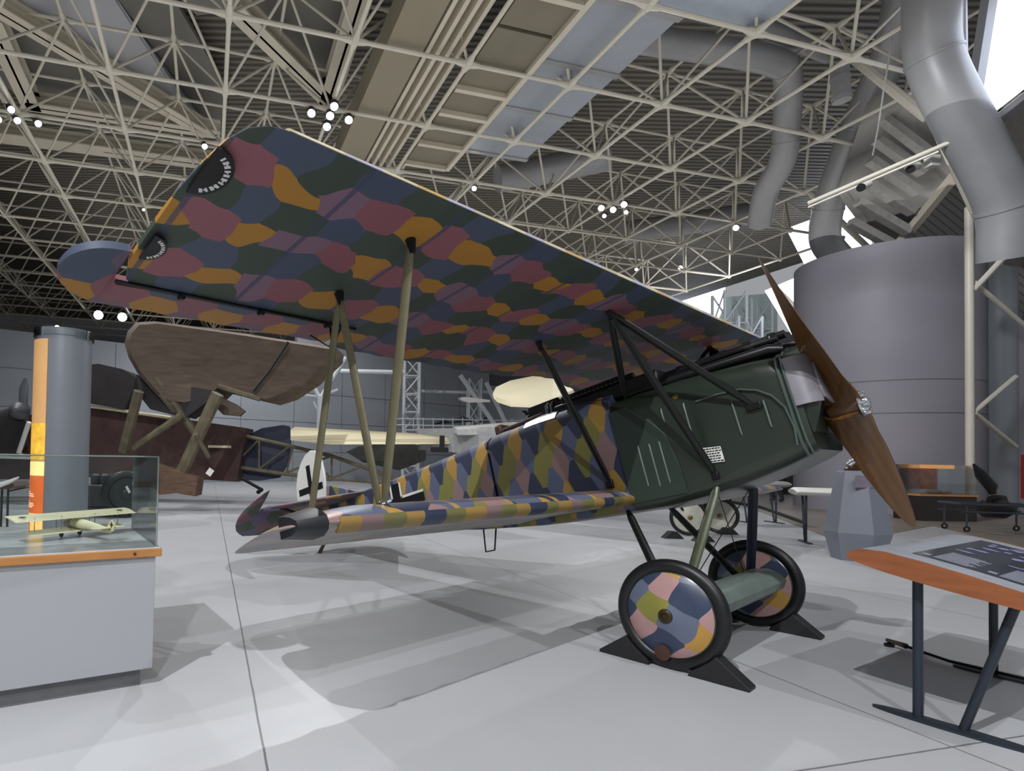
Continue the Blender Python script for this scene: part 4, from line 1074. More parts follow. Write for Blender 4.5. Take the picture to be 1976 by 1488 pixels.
light('balcony_lamp', 'POINT', at(1862, 650, 17.9), 260, (1, .62, .25), shadow_soft_size=.1)
b_ = MB(); b_.box(at(1859, 663, 18.1), (.3, .05, .42)); single('exit_lantern', b_, M_black, 'small dark box on the wall above the balcony rail', 'wall box', sm=False, bev=.01)

# ------------------------------------------------------------------ display case by the tower
bx = at(1789, 985, 16.2)
t = thing('display_case', 'dark low display case with glass top in front of the round tower', 'display case', (bx.x, 16.0, 0))
m = MB(); m.box((0, 0, .33), (1.5, .8, .66)); m.build('plinth', mat('dark_brown_plinth', '2b2423', .5), t, sm=False, bev=.01)
m = MB(); m.box((0, 0, .69), (1.54, .84, .05)); m.build('wood_rim', M_wood, t, sm=False)
M_glass, _nt, _b = newmat('clear_glass')
_tr = N(_nt, 'ShaderNodeBsdfTransparent'); _tr.inputs[0].default_value = (.95, .975, .97, 1)
_gl = N(_nt, 'ShaderNodeBsdfGlossy'); _gl.inputs['Roughness'].default_value = .03
_mx = N(_nt, 'ShaderNodeMixShader'); _lw = N(_nt, 'ShaderNodeFresnel'); _lw.inputs[0].default_value = 1.35
_nt.links.new(mth(_nt, 'MULTIPLY', _lw.outputs[0], .9), _mx.inputs[0]); _nt.links.new(_tr.outputs[0], _mx.inputs[1]); _nt.links.new(_gl.outputs[0], _mx.inputs[2])
_nt.links.new(_mx.outputs[0], [n for n in _nt.nodes if n.type == 'OUTPUT_MATERIAL'][0].inputs[0])
def glassbox(t, c, d, name='glass_cover', th=.008):
    m = MB()
    for sx in (-1, 1): m.box((c[0]+sx*d[0]/2, c[1], c[2]), (th, d[1], d[2]))
    for sy in (-1, 1): m.box((c[0], c[1]+sy*d[1]/2, c[2]), (d[0]-2*th, th, d[2]))
    m.box((c[0], c[1], c[2]+d[2]/2), (d[0], d[1], th))
    return m.build(name, M_glass, t, sm=False)
glassbox(t, (0, 0, 1.1), (1.5, .8, .78))
m = MB(); m.box((-.15, .3, 1.12), (1.0, .04, .6)); m.build('graphic_panel', mat('brown_graphic_panel', 'a86a4a', .6, 0, .3, 4), t, sm=False)
m = MB(); m.box((-.12, .1, 1.44), (1.05, .5, .10)); m.build('lit_header', mat('lit_orange_header', 'e8a05a', .5, emit=.7), t, sm=False)
m = MB(); m.sphere((-.1, -.1, .77), .13, 12, 8, (1.6, .8, .5)); m.sphere((.22, -.05, .75), .1, 12, 8, (1.8, .8, .4)); m.build('exhibit', mat('pale_exhibit', '8d8277', .6), t)

# ------------------------------------------------------------------ faceted pedestal with engine part
pc = onz(1665, 1085); pc = Vector((pc.x+.12, pc.y+.25, 0))
t = thing('pedestal', 'faceted grey pedestal behind the propeller', 'pedestal', (pc.x, pc.y, 0))
M_ped = mat('blue_grey_pedestal', '6e727d', .5, 0, .05, 1.5)
m = MB(); hs = []
def hexr(rx, ry, z, tw): return [Vector((rx*math.cos(a+tw), ry*math.sin(a+tw), z)) for a in (PI*2*k/6 for k in range(6))]
m.ring([hexr(.33, .30, 0, .35), hexr(.43, .40, .42, .35), hexr(.27, .24, 1.33, .35), hexr(.25, .22, 1.36, .35)]); m.build('body', M_ped, t, sm=False)
m = MB(); m.box((-.10, -.262, 1.2), (.28, .01, .18)); m.build('caption_panel', mat('mauve_caption', '77707c', .5), t, sm=False)
pe = thing('engine_part', 'silver and bronze engine part standing on the faceted pedestal', 'engine part', (pc.x-.02, pc.y, 1.36))
m = MB(); m.lathe([(.14, 0), (.15, .03), (.10, .06), (.08, .10)], (0, 0, 0), (0, 0, 1), 20); m.build('base', mat('bronze', '5a3b2a', .35, .7), pe)
m = MB(); m.tube([(-.12, 0, .07), (0, 0, .16), (.13, 0, .12)], .045, 12); m.tube([(.0, -.1, .12), (0, .1, .14)], .04, 12); m.sphere((0, 0, .15), .07, 12, 8); m.build('casting', M_silver, pe)

# ------------------------------------------------------------------ interpretive panel in the right foreground
ang = math.atan2(-.85, .52)
t = thing('information_panel', 'wing-shaped information panel with orange wood end in the right foreground', 'information panel', (3.12, 3.25, 0), ang)
# local x: along the foot (down slope), local y: across the panel
prof = [(-.42, .885), (-.425, .905), (-.41, .93), (-.36, .948), (-.25, .945), (-.1, .918), (.1, .873), (.3, .822), (.52, .765), (.55, .745), (.52, .728), (.3, .735), (.1, .765), (-.1, .80), (-.25, .832), (-.36, .862)]
def slab(y0, y1, k=0): 
    m = MB(); m.ring([[Vector((x, y0, z)) for x, z in prof], [Vector((x, y1, z)) for x, z in prof]]); return m
slab(0.0, .035).build('wood_end', mat('orange_varnished_wood', '9c5c36', .3, 0, .15, 4, stretch=(1, 1, 8)), t)
slab(1.66, 1.695).build('wood_end', mat('orange_varnished_wood', '9c5c36'), t)
slab(.035, 1.66).build('panel_body', mat('pale_grey_laminate', '9fa4ad', .35), t)
nrm = Vector((.047, 0, .2)).normalized()
def surf(x, y, dz=0.0):
    for (a, b), (c, d) in zip(prof[3:9], prof[4:9]):
        if a <= x <= c: return Vector((x, y, b+(d-b)*(x-a)/(c-a)+dz))
    return Vector((x, y, .9+dz))
m = MB()
xs = [-.18, -.1, .1, .3, .48]
m.ring([[surf(x, .22, .004), surf(x, 1.5, .004), surf(x, 1.5, -.002), surf(x, .22, -.002)] for x in xs])
def screen_mat():
    m_, nt, b = newmat('printed_panel_sheet'); vec = objc(nt)
    v = N(nt, 'ShaderNodeTexVoronoi'); v.inputs['Scale'].default_value = 5; nt.links.new(vec, v.inputs['Vector'])
    sp = N(nt, 'ShaderNodeSeparateColor'); nt.links.new(v.outputs['Color'], sp.inputs[0])
    c = mixc(nt, mth(nt, 'GREATER_THAN', sp.outputs[0], .62), s2l('3b3d45'), s2l('8f95b8'))
    c = mixc(nt, mth(nt, 'GREATER_THAN', sp.outputs[1], .75), c, s2l('5b5f72'))
    nt.links.new(c, b.inputs['Base Color']); b.inputs['Roughness'].default_value = .12; return m_
scn = m.build('printed_sheet', mat('dark_printed_sheet', '40434c', .12), t, sm=False)
rnd = random.Random(5)
def patch(m, x0, x1, y0, y1, dz=.0055):
    m.add([surf(x0, y0, dz), surf(x1, y0, dz), surf(x1, y1, dz), surf(x0, y1, dz)], [(0, 1, 2, 3)])
# map-like pale shapes, headings and text columns
m = MB()
for k in range(26):
    x, y = rnd.uniform(-.10, .28), rnd.uniform(.62, 1.42); a, b = rnd.uniform(.02, .06), rnd.uniform(.02, .07)
    if x < .1 < x+a: x = .1-a
    n_ = rnd.randint(5, 7); ps = [surf(min(max(x+a*math.cos(q*2*PI/n_+k)*rnd.uniform(.6, 1), -.17), .45), y+b*math.sin(q*2*PI/n_+k)*rnd.uniform(.6, 1), .006) for q in range(n_)]
    m.add(ps, [tuple(range(n_))])
m.build('map_shapes', mat('pale_violet_print', '9aa0cc', .2), scn, sm=False)
m = MB()
for c0_, xa in ((.25, -.155), (.25, .12)):
    for k in range(2): patch(m, xa+.0, xa+.035, c0_+.03*k+.03, c0_+.03*k+.045)
for r_ in range(17):
    y = .26+.021*r_
    if .255 < y < .6:
        for xa, ln in ((-.10, .18), (.17, .16), (.34, .1)): patch(m, xa, xa+ln*rnd.uniform(.7, 1), y, y+.008)
m.build('text_lines', mat('white_print', 'c9cde0', .3), scn, sm=False)
M_leg = mat('dark_slate_steel', '2c333d', .4, .2, .06, 4)
for y in (.13, 1.55):
    m = MB(); m.tube([(-.13, y, .79), (-.13, y, .02)], (.024), 16, flat=(1, 0, 0)); m.build('leg', M_leg, t)
    m = MB(); m.tube([(.26, y, .74), (.06, y, .02)], (.022), 16); m.build('leg', M_leg, t)
    m = MB(); k = 28; pts = [(.02+.36*math.cos(a), y+.055*math.sin(a)) for a in (2*PI*q/k for q in range(k))]
    m.ring([[Vector((x, yy, 0)) for x, yy in pts], [Vector((x, yy, .014)) for x, yy in pts], [Vector((.02+(x-.02)*.9, y+(yy-y)*.7, .02)) for x, yy in pts]]); m.build('foot', M_leg, t)

# low barrier cord with a weighted end lying across the floor at the right
a, b = onz(1716, 1240, .03), onz(1980, 1328, .03)
t = thing('rope_barrier', 'thin black barrier cord with a weighted end behind the information panel', 'barrier cord', (a.x, a.y, 0))
m = MB(); m.tube([Vector((a.x, a.y, .045)), Vector(((a.x+b.x)/2, (a.y+b.y)/2, .04)), Vector((b.x+.6, b.y-.75, .045))], .011, 8); m.build('cord', M_black, t, world=True)
m = MB(); d = (b-a).normalized(); m.tube([Vector((a.x, a.y, .045))+d*-.02, Vector((a.x, a.y, .045))+d*.14], [.014, .022], 10); m.build('sleeve', mat('brown_grey_sleeve', '5b524a', .4, .4), t, world=True)
m = MB(); m.lathe([(.035, 0), (.035, .02), (.01, .03), (.008, .05)], (a.x, a.y, 0), (0, 0, 1), 14); m.build('stand', M_black, t, world=True)
# dark kerb strip lying at the far edge of the display floor
b_ = MB(); pts = [onz(1395, 968), onz(1470, 982), onz(1552, 1012)]
b_.tube([p+Vector((0, 0, .05)) for p in pts], .05, 8); single('barrier_tube', b_, mat('dark_olive_tube', '2f3330', .5), 'dark tube lying along the far edge of the pale floor', 'barrier tube')

# second information panel, far, and its silver neighbour
def far_panel(p, rz, label, col, ln=1.0):
    t = thing('information_panel', label, 'information panel', (p.x, p.y, 0), rz)
    m = MB(); m.tube([(-ln/2, 0, .93), (-ln/2+.05, 0, .94), (ln/2-.05, 0, .94), (ln/2, 0, .93)], [(.05, .25), (.075, .3), (.075, .3), (.05, .25)], 16, flat=(0, 0, 1)); m.build('panel_body', col, t)
    for x in (-ln*.3, ln*.3):
        m = MB(); m.tube([(x, -.05, .88), (x, -.05, .01)], .02, 10); m.build('leg', M_leg, t)
        m = MB(); m.tube([(x, .15, .88), (x, .0, .01)], .02, 10); m.build('leg', M_leg, t)
        m = MB(); m.box((x, 0, .01), (.08, .55, .02)); m.build('foot', M_leg, t, sm=False)
far_panel(Vector((8.35, 10.9, 0)), -.35, 'white-topped information panel left of the faceted pedestal', M_white, 1.0)
far_panel(at(1468, 960, 14.5), .15, 'grey information panel below the biplane nose', mat('light_grey_top', 'b0aeb0', .4), 1.25)

# ------------------------------------------------------------------ person far behind the nose
def person(p, rz):
    me = bpy.data.meshes.new('person')
    V = [(0, 0, .92), (0, 0, 1.10), (0, 0, 1.32), (0, 0, 1.46), (0, -.01, 1.54), (0, 0, 1.64), (0, 0, 1.73),
         (.10, 0, .88), (.12, .10, .48), (.13, .02, .09), (.13, .16, .04),
         (-.10, 0, .88), (-.12, -.08, .48), (-.13, -.22, .09), (-.13, -.09, .04),
         (.20, 0, 1.40), (.26, .02, 1.12), (.25, .12, .90), (.25, .18, .82),
         (-.20, 0, 1.40), (-.26, -.03, 1.12), (-.26, -.02, .88), (-.26, .02, .80)]
    E_ = [(0, 1), (1, 2), (2, 3), (3, 4), (4, 5), (5, 6), (0, 7), (7, 8), (8, 9), (9, 10), (0, 11), (11, 12), (12, 13), (13, 14), (2, 15), (15, 16), (16, 17), (17, 18), (2, 19), (19, 20), (20, 21), (21, 22)]
    R_ = [.17, .16, .18, .08, .06, .095, .07, .12, .095, .075, .06, .12, .095, .075, .06, .065, .045, .035, .03, .065, .045, .035, .03]
    me.from_pydata(V, E_, []); o = bpy.data.objects.new('person', me); C.objects.link(o)
    sk = o.modifiers.new('skin', 'SKIN'); o.modifiers.new('sub', 'SUBSURF').levels = 1
    for v, r in zip(me.skin_vertices[0].data, R_): v.radius = (r, r*.8)
    me.skin_vertices[0].data[0].use_root = True
    o.modifiers['sub'].render_levels = 1
    m, nt, b = newmat('person_clothing_and_skin'); vec = objc(nt); sp = N(nt, 'ShaderNodeSeparateXYZ'); nt.links.new(vec, sp.inputs[0])
    c = mixc(nt, mth(nt, 'GREATER_THAN', sp.outputs[2], .95), s2l('24262b'), s2l('3c2a44'))
    c = mixc(nt, mth(nt, 'GREATER_THAN', sp.outputs[2], 1.5), c, s2l('b08872'))
    nt.links.new(c, b.inputs['Base Color']); b.inputs['Roughness'].default_value = .8
    me.materials.append(m)
    o.location = p; o.rotation_euler = (0, 0, rz)
    tag(o, 'person walking far behind the biplane nose, dark trousers and purple top', 'person')
    h = MB(); h.sphere((0, .015, 1.69), .105, 14, 10, (.9, 1, 1)); h.build('hair', mat('dark_hair', '2a211c', .7), o)
person(onz(1496, 968), 1.2)
# glazed door and dark cabinet behind the person
b_ = MB(); b_.prism([at(1532, 872, 30), at(1562, 870, 30), at(1562, 955, 30), at(1532, 955, 30)], (0, .1, 0)); struct('door_1', b_, mat('turquoise_lit_glazing', '9fc9c4', .2, 0, .2, 3, emit=.35), sm=False)
b_ = MB(); b_.prism([at(1420, 815, 31), at(1600, 800, 31), at(1600, 950, 31), at(1420, 950, 31)], (0, .3, 0)); struct('wall_doorway', b_, M_wallr, sm=False)
p = at(1520, 948, 28); b_ = MB(); b_.box((p.x, 28, .55), (.45, .5, 1.1)); single('dark_cabinet', b_, mat('dark_brown_plinth', '2b2423'), 'dark brown cabinet beside the turquoise glass door', 'cabinet', sm=False, bev=.01)

# ------------------------------------------------------------------ engine cart at the right edge
p = onz(1935, 1030)
t = thing('engine_cart', 'steel frame cart carrying an engine and black paddle blade at right edge', 'engine cart', (p.x, p.y+.3, 0), -.2)
M_cart = mat('grey_blue_cart_frame', '3f444c', .5)
m = MB(); m.tube([(-.7, -.3, .62), (.9, -.3, .62), (.9, .4, .62), (-.7, .4, .62), (-.7, -.3, .62)], .03, 8); m.tube([(-.7, -.3, .45), (.9, -.3, .45)], .02, 8); m.tube([(-.7, .4, .45), (.9, .4, .45)], .02, 8); m.build('frame', M_cart, t)
for x in (-.6, .8):
    for y in (-.28, .38):
        m = MB(); m.tube([(x, y, .6), (x, y, .1)], .02, 6); l = m.build('leg', M_cart, t)
        m = MB(); m.torus((x, y, .07), (0, 1, 0), .05, .02, 16, 6); m.build('castor', M_rub, l)
m = MB(); m.lathe([(.10, -.3), (.2, -.25), (.22, .1), (.12, .3)], (.2, .05, .52), (1, .1, 0), 20)
for k in range(5): m.lathe([(.06, .15), (.07, .2), (.07, .36), (.04, .38)], (.0+.1*k, .05, .45), (0, .2*(k-2), 1), 10)
m.build('engine', mat('dark_engine_metal', '33312f', .4, .5), t)
m = MB(); m.tube([(.0, .05, .55), (.18, .05, .95)], .04, 8); m.build('shaft', mat('worn_wood', '8b7b6b', .6), t)
m = MB(); m.tube([(.12, .05, .85), (.1, .05, 1.0), (-.12, .05, 1.3), (-.25, .05, 1.52)], [(.06, .05), (.13, .04), (.12, .03), (.02, .02)], 12, flat=(1, 0, 0)); m.build('paddle_blade', M_black, t)
b_ = MB(); b_.box(at(1985, 920, 15.6), (.35, .06, 1.15)); single('red_banner', b_, mat('red_sign', '8d1f24', .5), 'narrow red banner at the right picture edge', 'banner', sm=False)

# ------------------------------------------------------------------ white display cabinet, left foreground
KC = Vector((-1.28, 3.71, 0)); dx = Vector((.866, .5, 0)); rzc = math.atan2(.5, .866)
t = thing('display_cabinet', 'white display cabinet with orange wood edge in the left foreground', 'display cabinet', (KC.x, KC.y, 0), rzc)
# local x runs towards the near right corner (x=0 there), local y runs back
LN, DP = 2.4, 1.04
m = MB(); m.box((-LN/2-.06, DP/2, .055), (LN-.08, DP-.14, .11)); m.build('toe_kick', mat('grey_toe_kick', '6e6f72', .5), t, sm=False)
m = MB(); m.box((-LN/2-.02, DP/2, .455), (LN-.03, DP-.04, .69)); m.build('body', mat('light_grey_laminate', '9fa1a5', .45, 0, .02, 1), t, sm=False, bev=.004)
m = MB(); m.box((-LN/2, DP/2, .825), (LN, DP, .05))
top = m.build('wood_edging', M_wood, t, sm=False, bev=.006)
m = MB(); m.box((-LN/2, DP/2, .8535), (LN-.02, DP-.02, .007)); m.build('white_top', mat('glossy_white_top', 'd4d6da', .12), t, sm=False)
for x in (-.16, -1.08):
    m = MB(); m.lathe([(.009, 0), (.009, .003)], (x, -.002, .825), (0, -1, 0), 10); m.build('wood_plug', mat('dark_plug', '4a2a12', .6), top)
cv = thing('glass_case', 'clear glass cover standing on the white display cabinet', 'glass case', (KC.x, KC.y, .857), rzc)
glassbox(cv, (-LN/2-.0, DP/2, .28), (LN-.06, DP-.06, .56), 'glass_pane')
M_ge = mat('glass_edge', '87938f', .2, 0, 0)
for a in (-.03, -LN+.03):
    for b in (.03, DP-.03):
        m = MB(); m.tube([(a, b, 0), (a, b, .56)], .005, 6); m.build('glass_corner_edge', M_ge, cv)
for b in (.03, DP-.03):
    m = MB(); m.tube([(-.03, b, .56), (-LN+.03, b, .56)], .004, 6); m.build('glass_top_edge', M_ge, cv)
for a in (-.03,):
    m = MB(); m.tube([(a, .03, .56), (a, DP-.03, .56)], .004, 6); m.build('glass_top_edge', M_ge, cv)

# cream model biplane inside the glass case
M_cr = mat('cream_model_paint', 'd9d2ad', .5, 0, .08, 12)
M_crd = mat('grey_brown_model_paint', '8a7c66', .5, 0, .1, 12)
mp = onz(142, 1036, .857)
t = thing('model_biplane', 'cream model biplane with small black crosses on the white cabinet top', 'model aircraft', (mp.x, mp.y, .857), -.55)
t.scale = (1.2, 1.2, 1.2)
# local x to the tail, local y across the span
def panel(m, y0, y1, x0, x1, z, dz, th=.006):
    m.ring([[Vector((x0, y0, z)), Vector(((x0+x1)/2-.01, y0, z+th)), Vector((x1, y0, z)), Vector(((x0+x1)/2, y0, z-.001))], [Vector((x0, 0, z+dz*0)), Vector(((x0+x1)/2-.01, 0, z+th)), Vector((x1, 0, z)), Vector(((x0+x1)/2, 0, z-.001))], [Vector((x0, y1, z)), Vector(((x0+x1)/2-.01, y1, z+th)), Vector((x1, y1, z)), Vector(((x0+x1)/2, y1, z-.001))]])
m = MB(); panel(m, -.36, .36, -.05, .07, .13, 0, .008); m.v = [Vector((v.x, v.y, .13+(v.z-.13)-(v.x)*.22)) for v in m.v]; m.build('upper_wing', M_cr, t)
m = MB(); panel(m, -.28, .28, -.03, .07, .05, 0, .008); m.v = [Vector((v.x, v.y, v.z-(v.x)*.18)) for v in m.v]; m.build('lower_wing', M_cr, t)
m = MB(); m.tube([(-.09, 0, .075), (-.07, 0, .075), (.0, 0, .08)], [(.012, .012), (.022, .024), (.026, .028)], 12, flat=(0, 1, 0)); m.build('nose', M_crd, t)
m = MB(); m.tube([(.0, 0, .08), (.10, 0, .08), (.22, 0, .07), (.34, 0, .06)], [(.026, .028), (.024, .026), (.014, .02), (.004, .012)], 12, flat=(0, 1, 0)); m.build('fuselage', M_cr, t)
m = MB(); m.prism([(.30, -.001, .06), (.36, -.001, .06), (.375, -.001, .10), (.345, -.001, .125), (.31, -.001, .09)], (0, .003, 0)); rr_ = m.build('rudder', M_cr, t, sm=False)
m = MB(); m.box((.343, 0, .095), (.006, .006, .03)); m.box((.343, 0, .095), (.026, .006, .006)); m.build('cross', M_black, rr_)
m = MB(); m.prism([(.27, -.08, .075), (.34, -.09, .075), (.345, .09, .075), (.27, .08, .075)], (0, 0, .003)); m.build('tailplane', M_cr, t, sm=False)
for y in (-.25, -.1, .1, .25):
    m = MB(); m.tube([(-.01, y, .13), (-.005, y, .058)], .002, 5); m.tube([(.045, y, .13), (.045, y, .058)], .002, 5); m.build('strut', M_crd, t)
for y in (-.055, .055):
    m = MB(); m.torus((-.03, y, .019), (0, 1, 0), .015, .004, 20, 6); m.lathe([(.014, -.002), (.014, .002)], (-.03, y, .019), (0, 1, 0), 16); m.build('wheel', M_black, t)
    m = MB(); m.tube([(-.03, y, .019), (-.02, y*.4, .06)], .002, 5); m.tube([(-.03, y, .019), (.02, y*.4, .06)], .002, 5); m.build('undercarriage_strut', M_crd, t)
m = MB()
for y in (-.3, .28):
    m.box((.015, y, .137), (.04, .008, .001)); m.box((.015, y, .137), (.008, .04, .001))
m.build('wing_cross', M_black, t)

# ------------------------------------------------------------------ round display column, lit graphic
pc = at(113, 1040, 9.9); Rc = .425
t = thing('display_column', 'tall round grey display column with backlit orange graphic', 'display column', (pc.x, pc.y, 0))
zt = at(113, 640, 9.9).z
m = MB(); m.lathe([(Rc, 0), (Rc, zt-.12), (Rc+.012, zt-.12), (Rc+.012, zt-.10), (Rc, zt-.1), (Rc, zt), (Rc-.05, zt+.0)], (0, 0, 0), (0, 0, 1), 48); m.build('column_body', mat('satin_grey_column', '74787f', .35, .1, .03, 2), t)
def arcpanel(name, y0, y1, m_, off=.02, a0=-3.05, a1=-1.66, par=None, ys=None):
    za = CAM_H+(867-y1)/F_PX*9.5; zb = CAM_H+(867-y0)/F_PX*9.5; k = MB(); rings = []
    for q in range(13):
        a = a0+(a1-a0)*q/12; c, s = math.cos(a), math.sin(a)
        rings.append([Vector((c*(Rc+off), s*(Rc+off), za)), Vector((c*(Rc+off), s*(Rc+off), zb)), Vector((c*(Rc+.003), s*(Rc+.003), zb)), Vector((c*(Rc+.003), s*(Rc+.003), za))])
    k.ring(rings); return k.build(name, m_, par or t)
pn = arcpanel('backlit_graphic', 652, 1040, mat('backlit_tan', 'c79a66', .4, 0, .1, 1.5, emit=.42), .015)
arcpanel('graphic_photo', 816, 886, mat('backlit_yellow_photo', 'e8b440', .4, 0, .45, 7, col2='5b4a18', emit=.75), .018, par=pn)
arcpanel('graphic_title', 890, 917, mat('backlit_cream', 'f2dc90', .4, emit=.9), .018, par=pn)
arcpanel('graphic_orange', 918, 990, mat('backlit_orange', 'd8642a', .4, emit=.6), .018, par=pn)
arcpanel('graphic_figure', 990, 1040, mat('backlit_yellow', 'f0a850', .4, 0, .3, 8, col2='ffe9a0', emit=.8), .018, par=pn)
k = MB()
for r_, (y0, ln) in enumerate([(948, .25), (952, .5), (956, .55), (966, .2), (970, .5), (973.5, .55), (977, .45)]):
    za = CAM_H+(867-y0)/F_PX*9.5
    for q in range(8):
        a = -2.6+ln*q/8; c, s = math.cos(a), math.sin(a); a2 = a+ln/8*.8
        k.add([(c*(Rc+.0195), s*(Rc+.0195), za), (math.cos(a2)*(Rc+.0195), math.sin(a2)*(Rc+.0195), za), (math.cos(a2)*(Rc+.0195), math.sin(a2)*(Rc+.0195), za-.016), (c*(Rc+.0195), s*(Rc+.0195), za-.016)], [(0, 1, 2, 3)])
k.build('graphic_text', mat('backlit_white_text', 'ffe0c8', .4, emit=.9), pn)
m = MB(); m.lathe([(Rc+.03, zt-.14), (Rc+.03, zt), (Rc+.02, zt), (Rc+.02, zt-.14)], (0, 0, 0), (0, 0, 1), 48, cap=False); m.build('clear_collar', M_glass, t)

# ------------------------------------------------------------------ the wreck exhibit behind, left
M_wtan = mat('weathered_tan_fabric', '66574a', .8, 0, .22, 1.6, stretch=(1, 1, 5), bmp=.3)
M_maroon = mat('maroon_brown_fabric', '49302b', .75, 0, .25, 2.5, bmp=.2)
M_wrdark = mat('charred_dark_sheet', '2a2527', .7, 0, .25, 2, bmp=.2)
M_beam = mat('weathered_beam', '6f6650', .7, 0, .25, 4)
M_navy = mat('navy_fabric', '2c3145', .7, 0, .15, 2)
M_cream = mat('cream_fabric', 'cfc5a4', .6, 0, .05, 1)
def pxpoly(pts, Y, th, yoff=lambda x: 0):
    m = MB(); m.prism([at(x, y, Y+yoff(x)) for x, y in pts], (0, th, 0)); return m
wr = thing('wrecked_aircraft', 'brown wrecked aircraft with bare frame tail behind the display column', 'wrecked aircraft', at(330, 940, 16)*1)
for m_, nm, pts, th, Y in [(M_maroon, 'fuselage', [(158, 778), (248, 794), (475, 826), (470, 850), (457, 930), (400, 926), (300, 924), (158, 921)], 1.1, 17.0),
                           (M_wrdark, 'cowl', [(158, 705), (190, 702), (235, 712), (262, 728), (258, 745), (250, 768), (240, 790), (158, 776)], .9, 16.8)]:
    pxpoly(pts, Y, th).build(nm, m_, wr, world=True, sm=False)
m = MB(); m.tube([at(158, 782, 16.9), at(330, 806, 16.9)], .05, 6); m.build('cream_stringer', M_cream, wr, world=True)
m = MB(); m.box(at(424, 862, 16.95), (.65, .04, .07)); m.build('cream_patch', M_cream, wr, world=True, sm=False)
pxpoly([(449, 905), (452, 870), (480, 838), (505, 826), (545, 820), (558, 822), (563, 835), (560, 870), (553, 900), (540, 922), (500, 928), (455, 925)], 17.6, .12).build('rudder', M_navy, wr, world=True, sm=False, bev=.02)
fr_ = [((458, 838), (565, 862)), ((565, 862), (640, 880)), ((640, 880), (770, 926)), ((450, 900), (545, 914)), ((545, 914), (640, 925)), ((500, 848), (500, 908)), ((500, 905), (560, 860)), ((450, 898), (498, 850)), ((565, 862), (552, 915)), ((552, 912), (640, 880)), ((590, 868), (640, 925)), ((640, 880), (640, 925)), ((642, 922), (700, 900)), ((700, 902), (660, 885)), ((640, 925), (765, 935))]
for q, (a, b) in enumerate(fr_):
    m = MB(); m.tube([at(*a, 17.3), at(*b, 17.3)], .055 if q < 5 else .03, 8); m.build('tail_frame_tube', M_beam, wr, world=True)
    if q < 5:
        m = MB(); m.tube([at(*a, 18.0), at(*b, 18.0)], .05, 8); m.build('tail_frame_tube', M_beam, wr, world=True)
m = MB(); m.tube([at(468, 924, 16.9), at(505, 945, 16.4)], .05, 6); m.tube([at(505, 945, 16.4), at(498, 950, 16.2)], .06, 6); m.build('tail_skid', M_black, wr, world=True)
# raised tan wing end on struts, in front of it
wg = thing('wrecked_wing', 'raised tan fabric wing stump on weathered struts below the biplane wing', 'wreck piece', at(330, 900, 14.5))
out = [(240, 662), (246, 640), (262, 622), (300, 620), (480, 645), (650, 672), (648, 690), (600, 735), (555, 764), (520, 775), (490, 768), (422, 752), (405, 768), (385, 775), (355, 782), (322, 778), (300, 760), (265, 720), (248, 690)]
def wy(x): return .004*(x-240)
m = MB()
A_ = [at(x, y, 14.3+wy(x)) for x, y in out]; B_ = [p+Vector((.15, .9, -.02)) for p in A_]
cen = sum(A_, Vector())/len(A_)
A2 = [cen+(p-cen)*.93+Vector((0, -.12, 0)) for p in A_]
m.ring([A2, A_, B_], cap=True); m.build('fabric_skin', M_wtan, wg, world=True)
m = MB(); m.tube([at(557, 660, 14.9+.9), at(556, 659, 15.1)], .02, 5)
m = MB(); m.tube([at(556, 660, 15.15), at(520, 715, 15.1), at(488, 755, 15.0)], .04, 6); m.build('dark_seam', M_black, wg, world=True)
m = MB(); m.tube([at(420, 745, 14.9), at(502, 770, 15.1)], .07, 6); m.build('edge_batten', M_beam, wg, world=True)
m = MB(); m.prism([at(x, y, 14.7) for x, y in ((262, 722), (300, 735), (420, 755), (400, 775), (360, 805), (330, 800), (290, 790), (270, 765))], (0, .8, 0)); m.build('torn_edge', M_wrdark, wg, world=True, sm=False)
m = MB(); m.prism([at(x, y, 15.2) for x, y in ((405, 775), (430, 768), (455, 780), (472, 793), (462, 803), (430, 800))], (0, .2, 0)); m.build('torn_flap', M_wtan, wg, world=True, sm=False)
for a, b, r in [((268, 755), (238, 872), .13), ((420, 760), (350, 912), .16), ((300, 728), (378, 838), .10), ((352, 800), (258, 865), .09), ((310, 760), (350, 810), .08), ((378, 838), (402, 882), .06)]:
    m = MB(); m.tube([at(*a, 14.5), at(*b, 14.9)], r, 8); m.build('support_strut', M_beam, wg, world=True)
m = MB(); m.box(at(405, 911, 14.4), (.14, .01, .17), M=Matrix.Rotation(.6, 3, 'Y')); m.build('paper_tag', M_white, wg, world=True, sm=False)
m = pxpoly([(262, 885), (310, 900), (381, 922), (376, 958), (340, 952), (308, 955), (270, 915)], 14.6, .6); single('hull_fragment', m, mat('brown_planks', '6a5140', .8, 0, .25, 3, stretch=(1, 1, 6)), 'broken brown plank fragment standing on the floor below the wreck', 'wreck piece', sm=False)
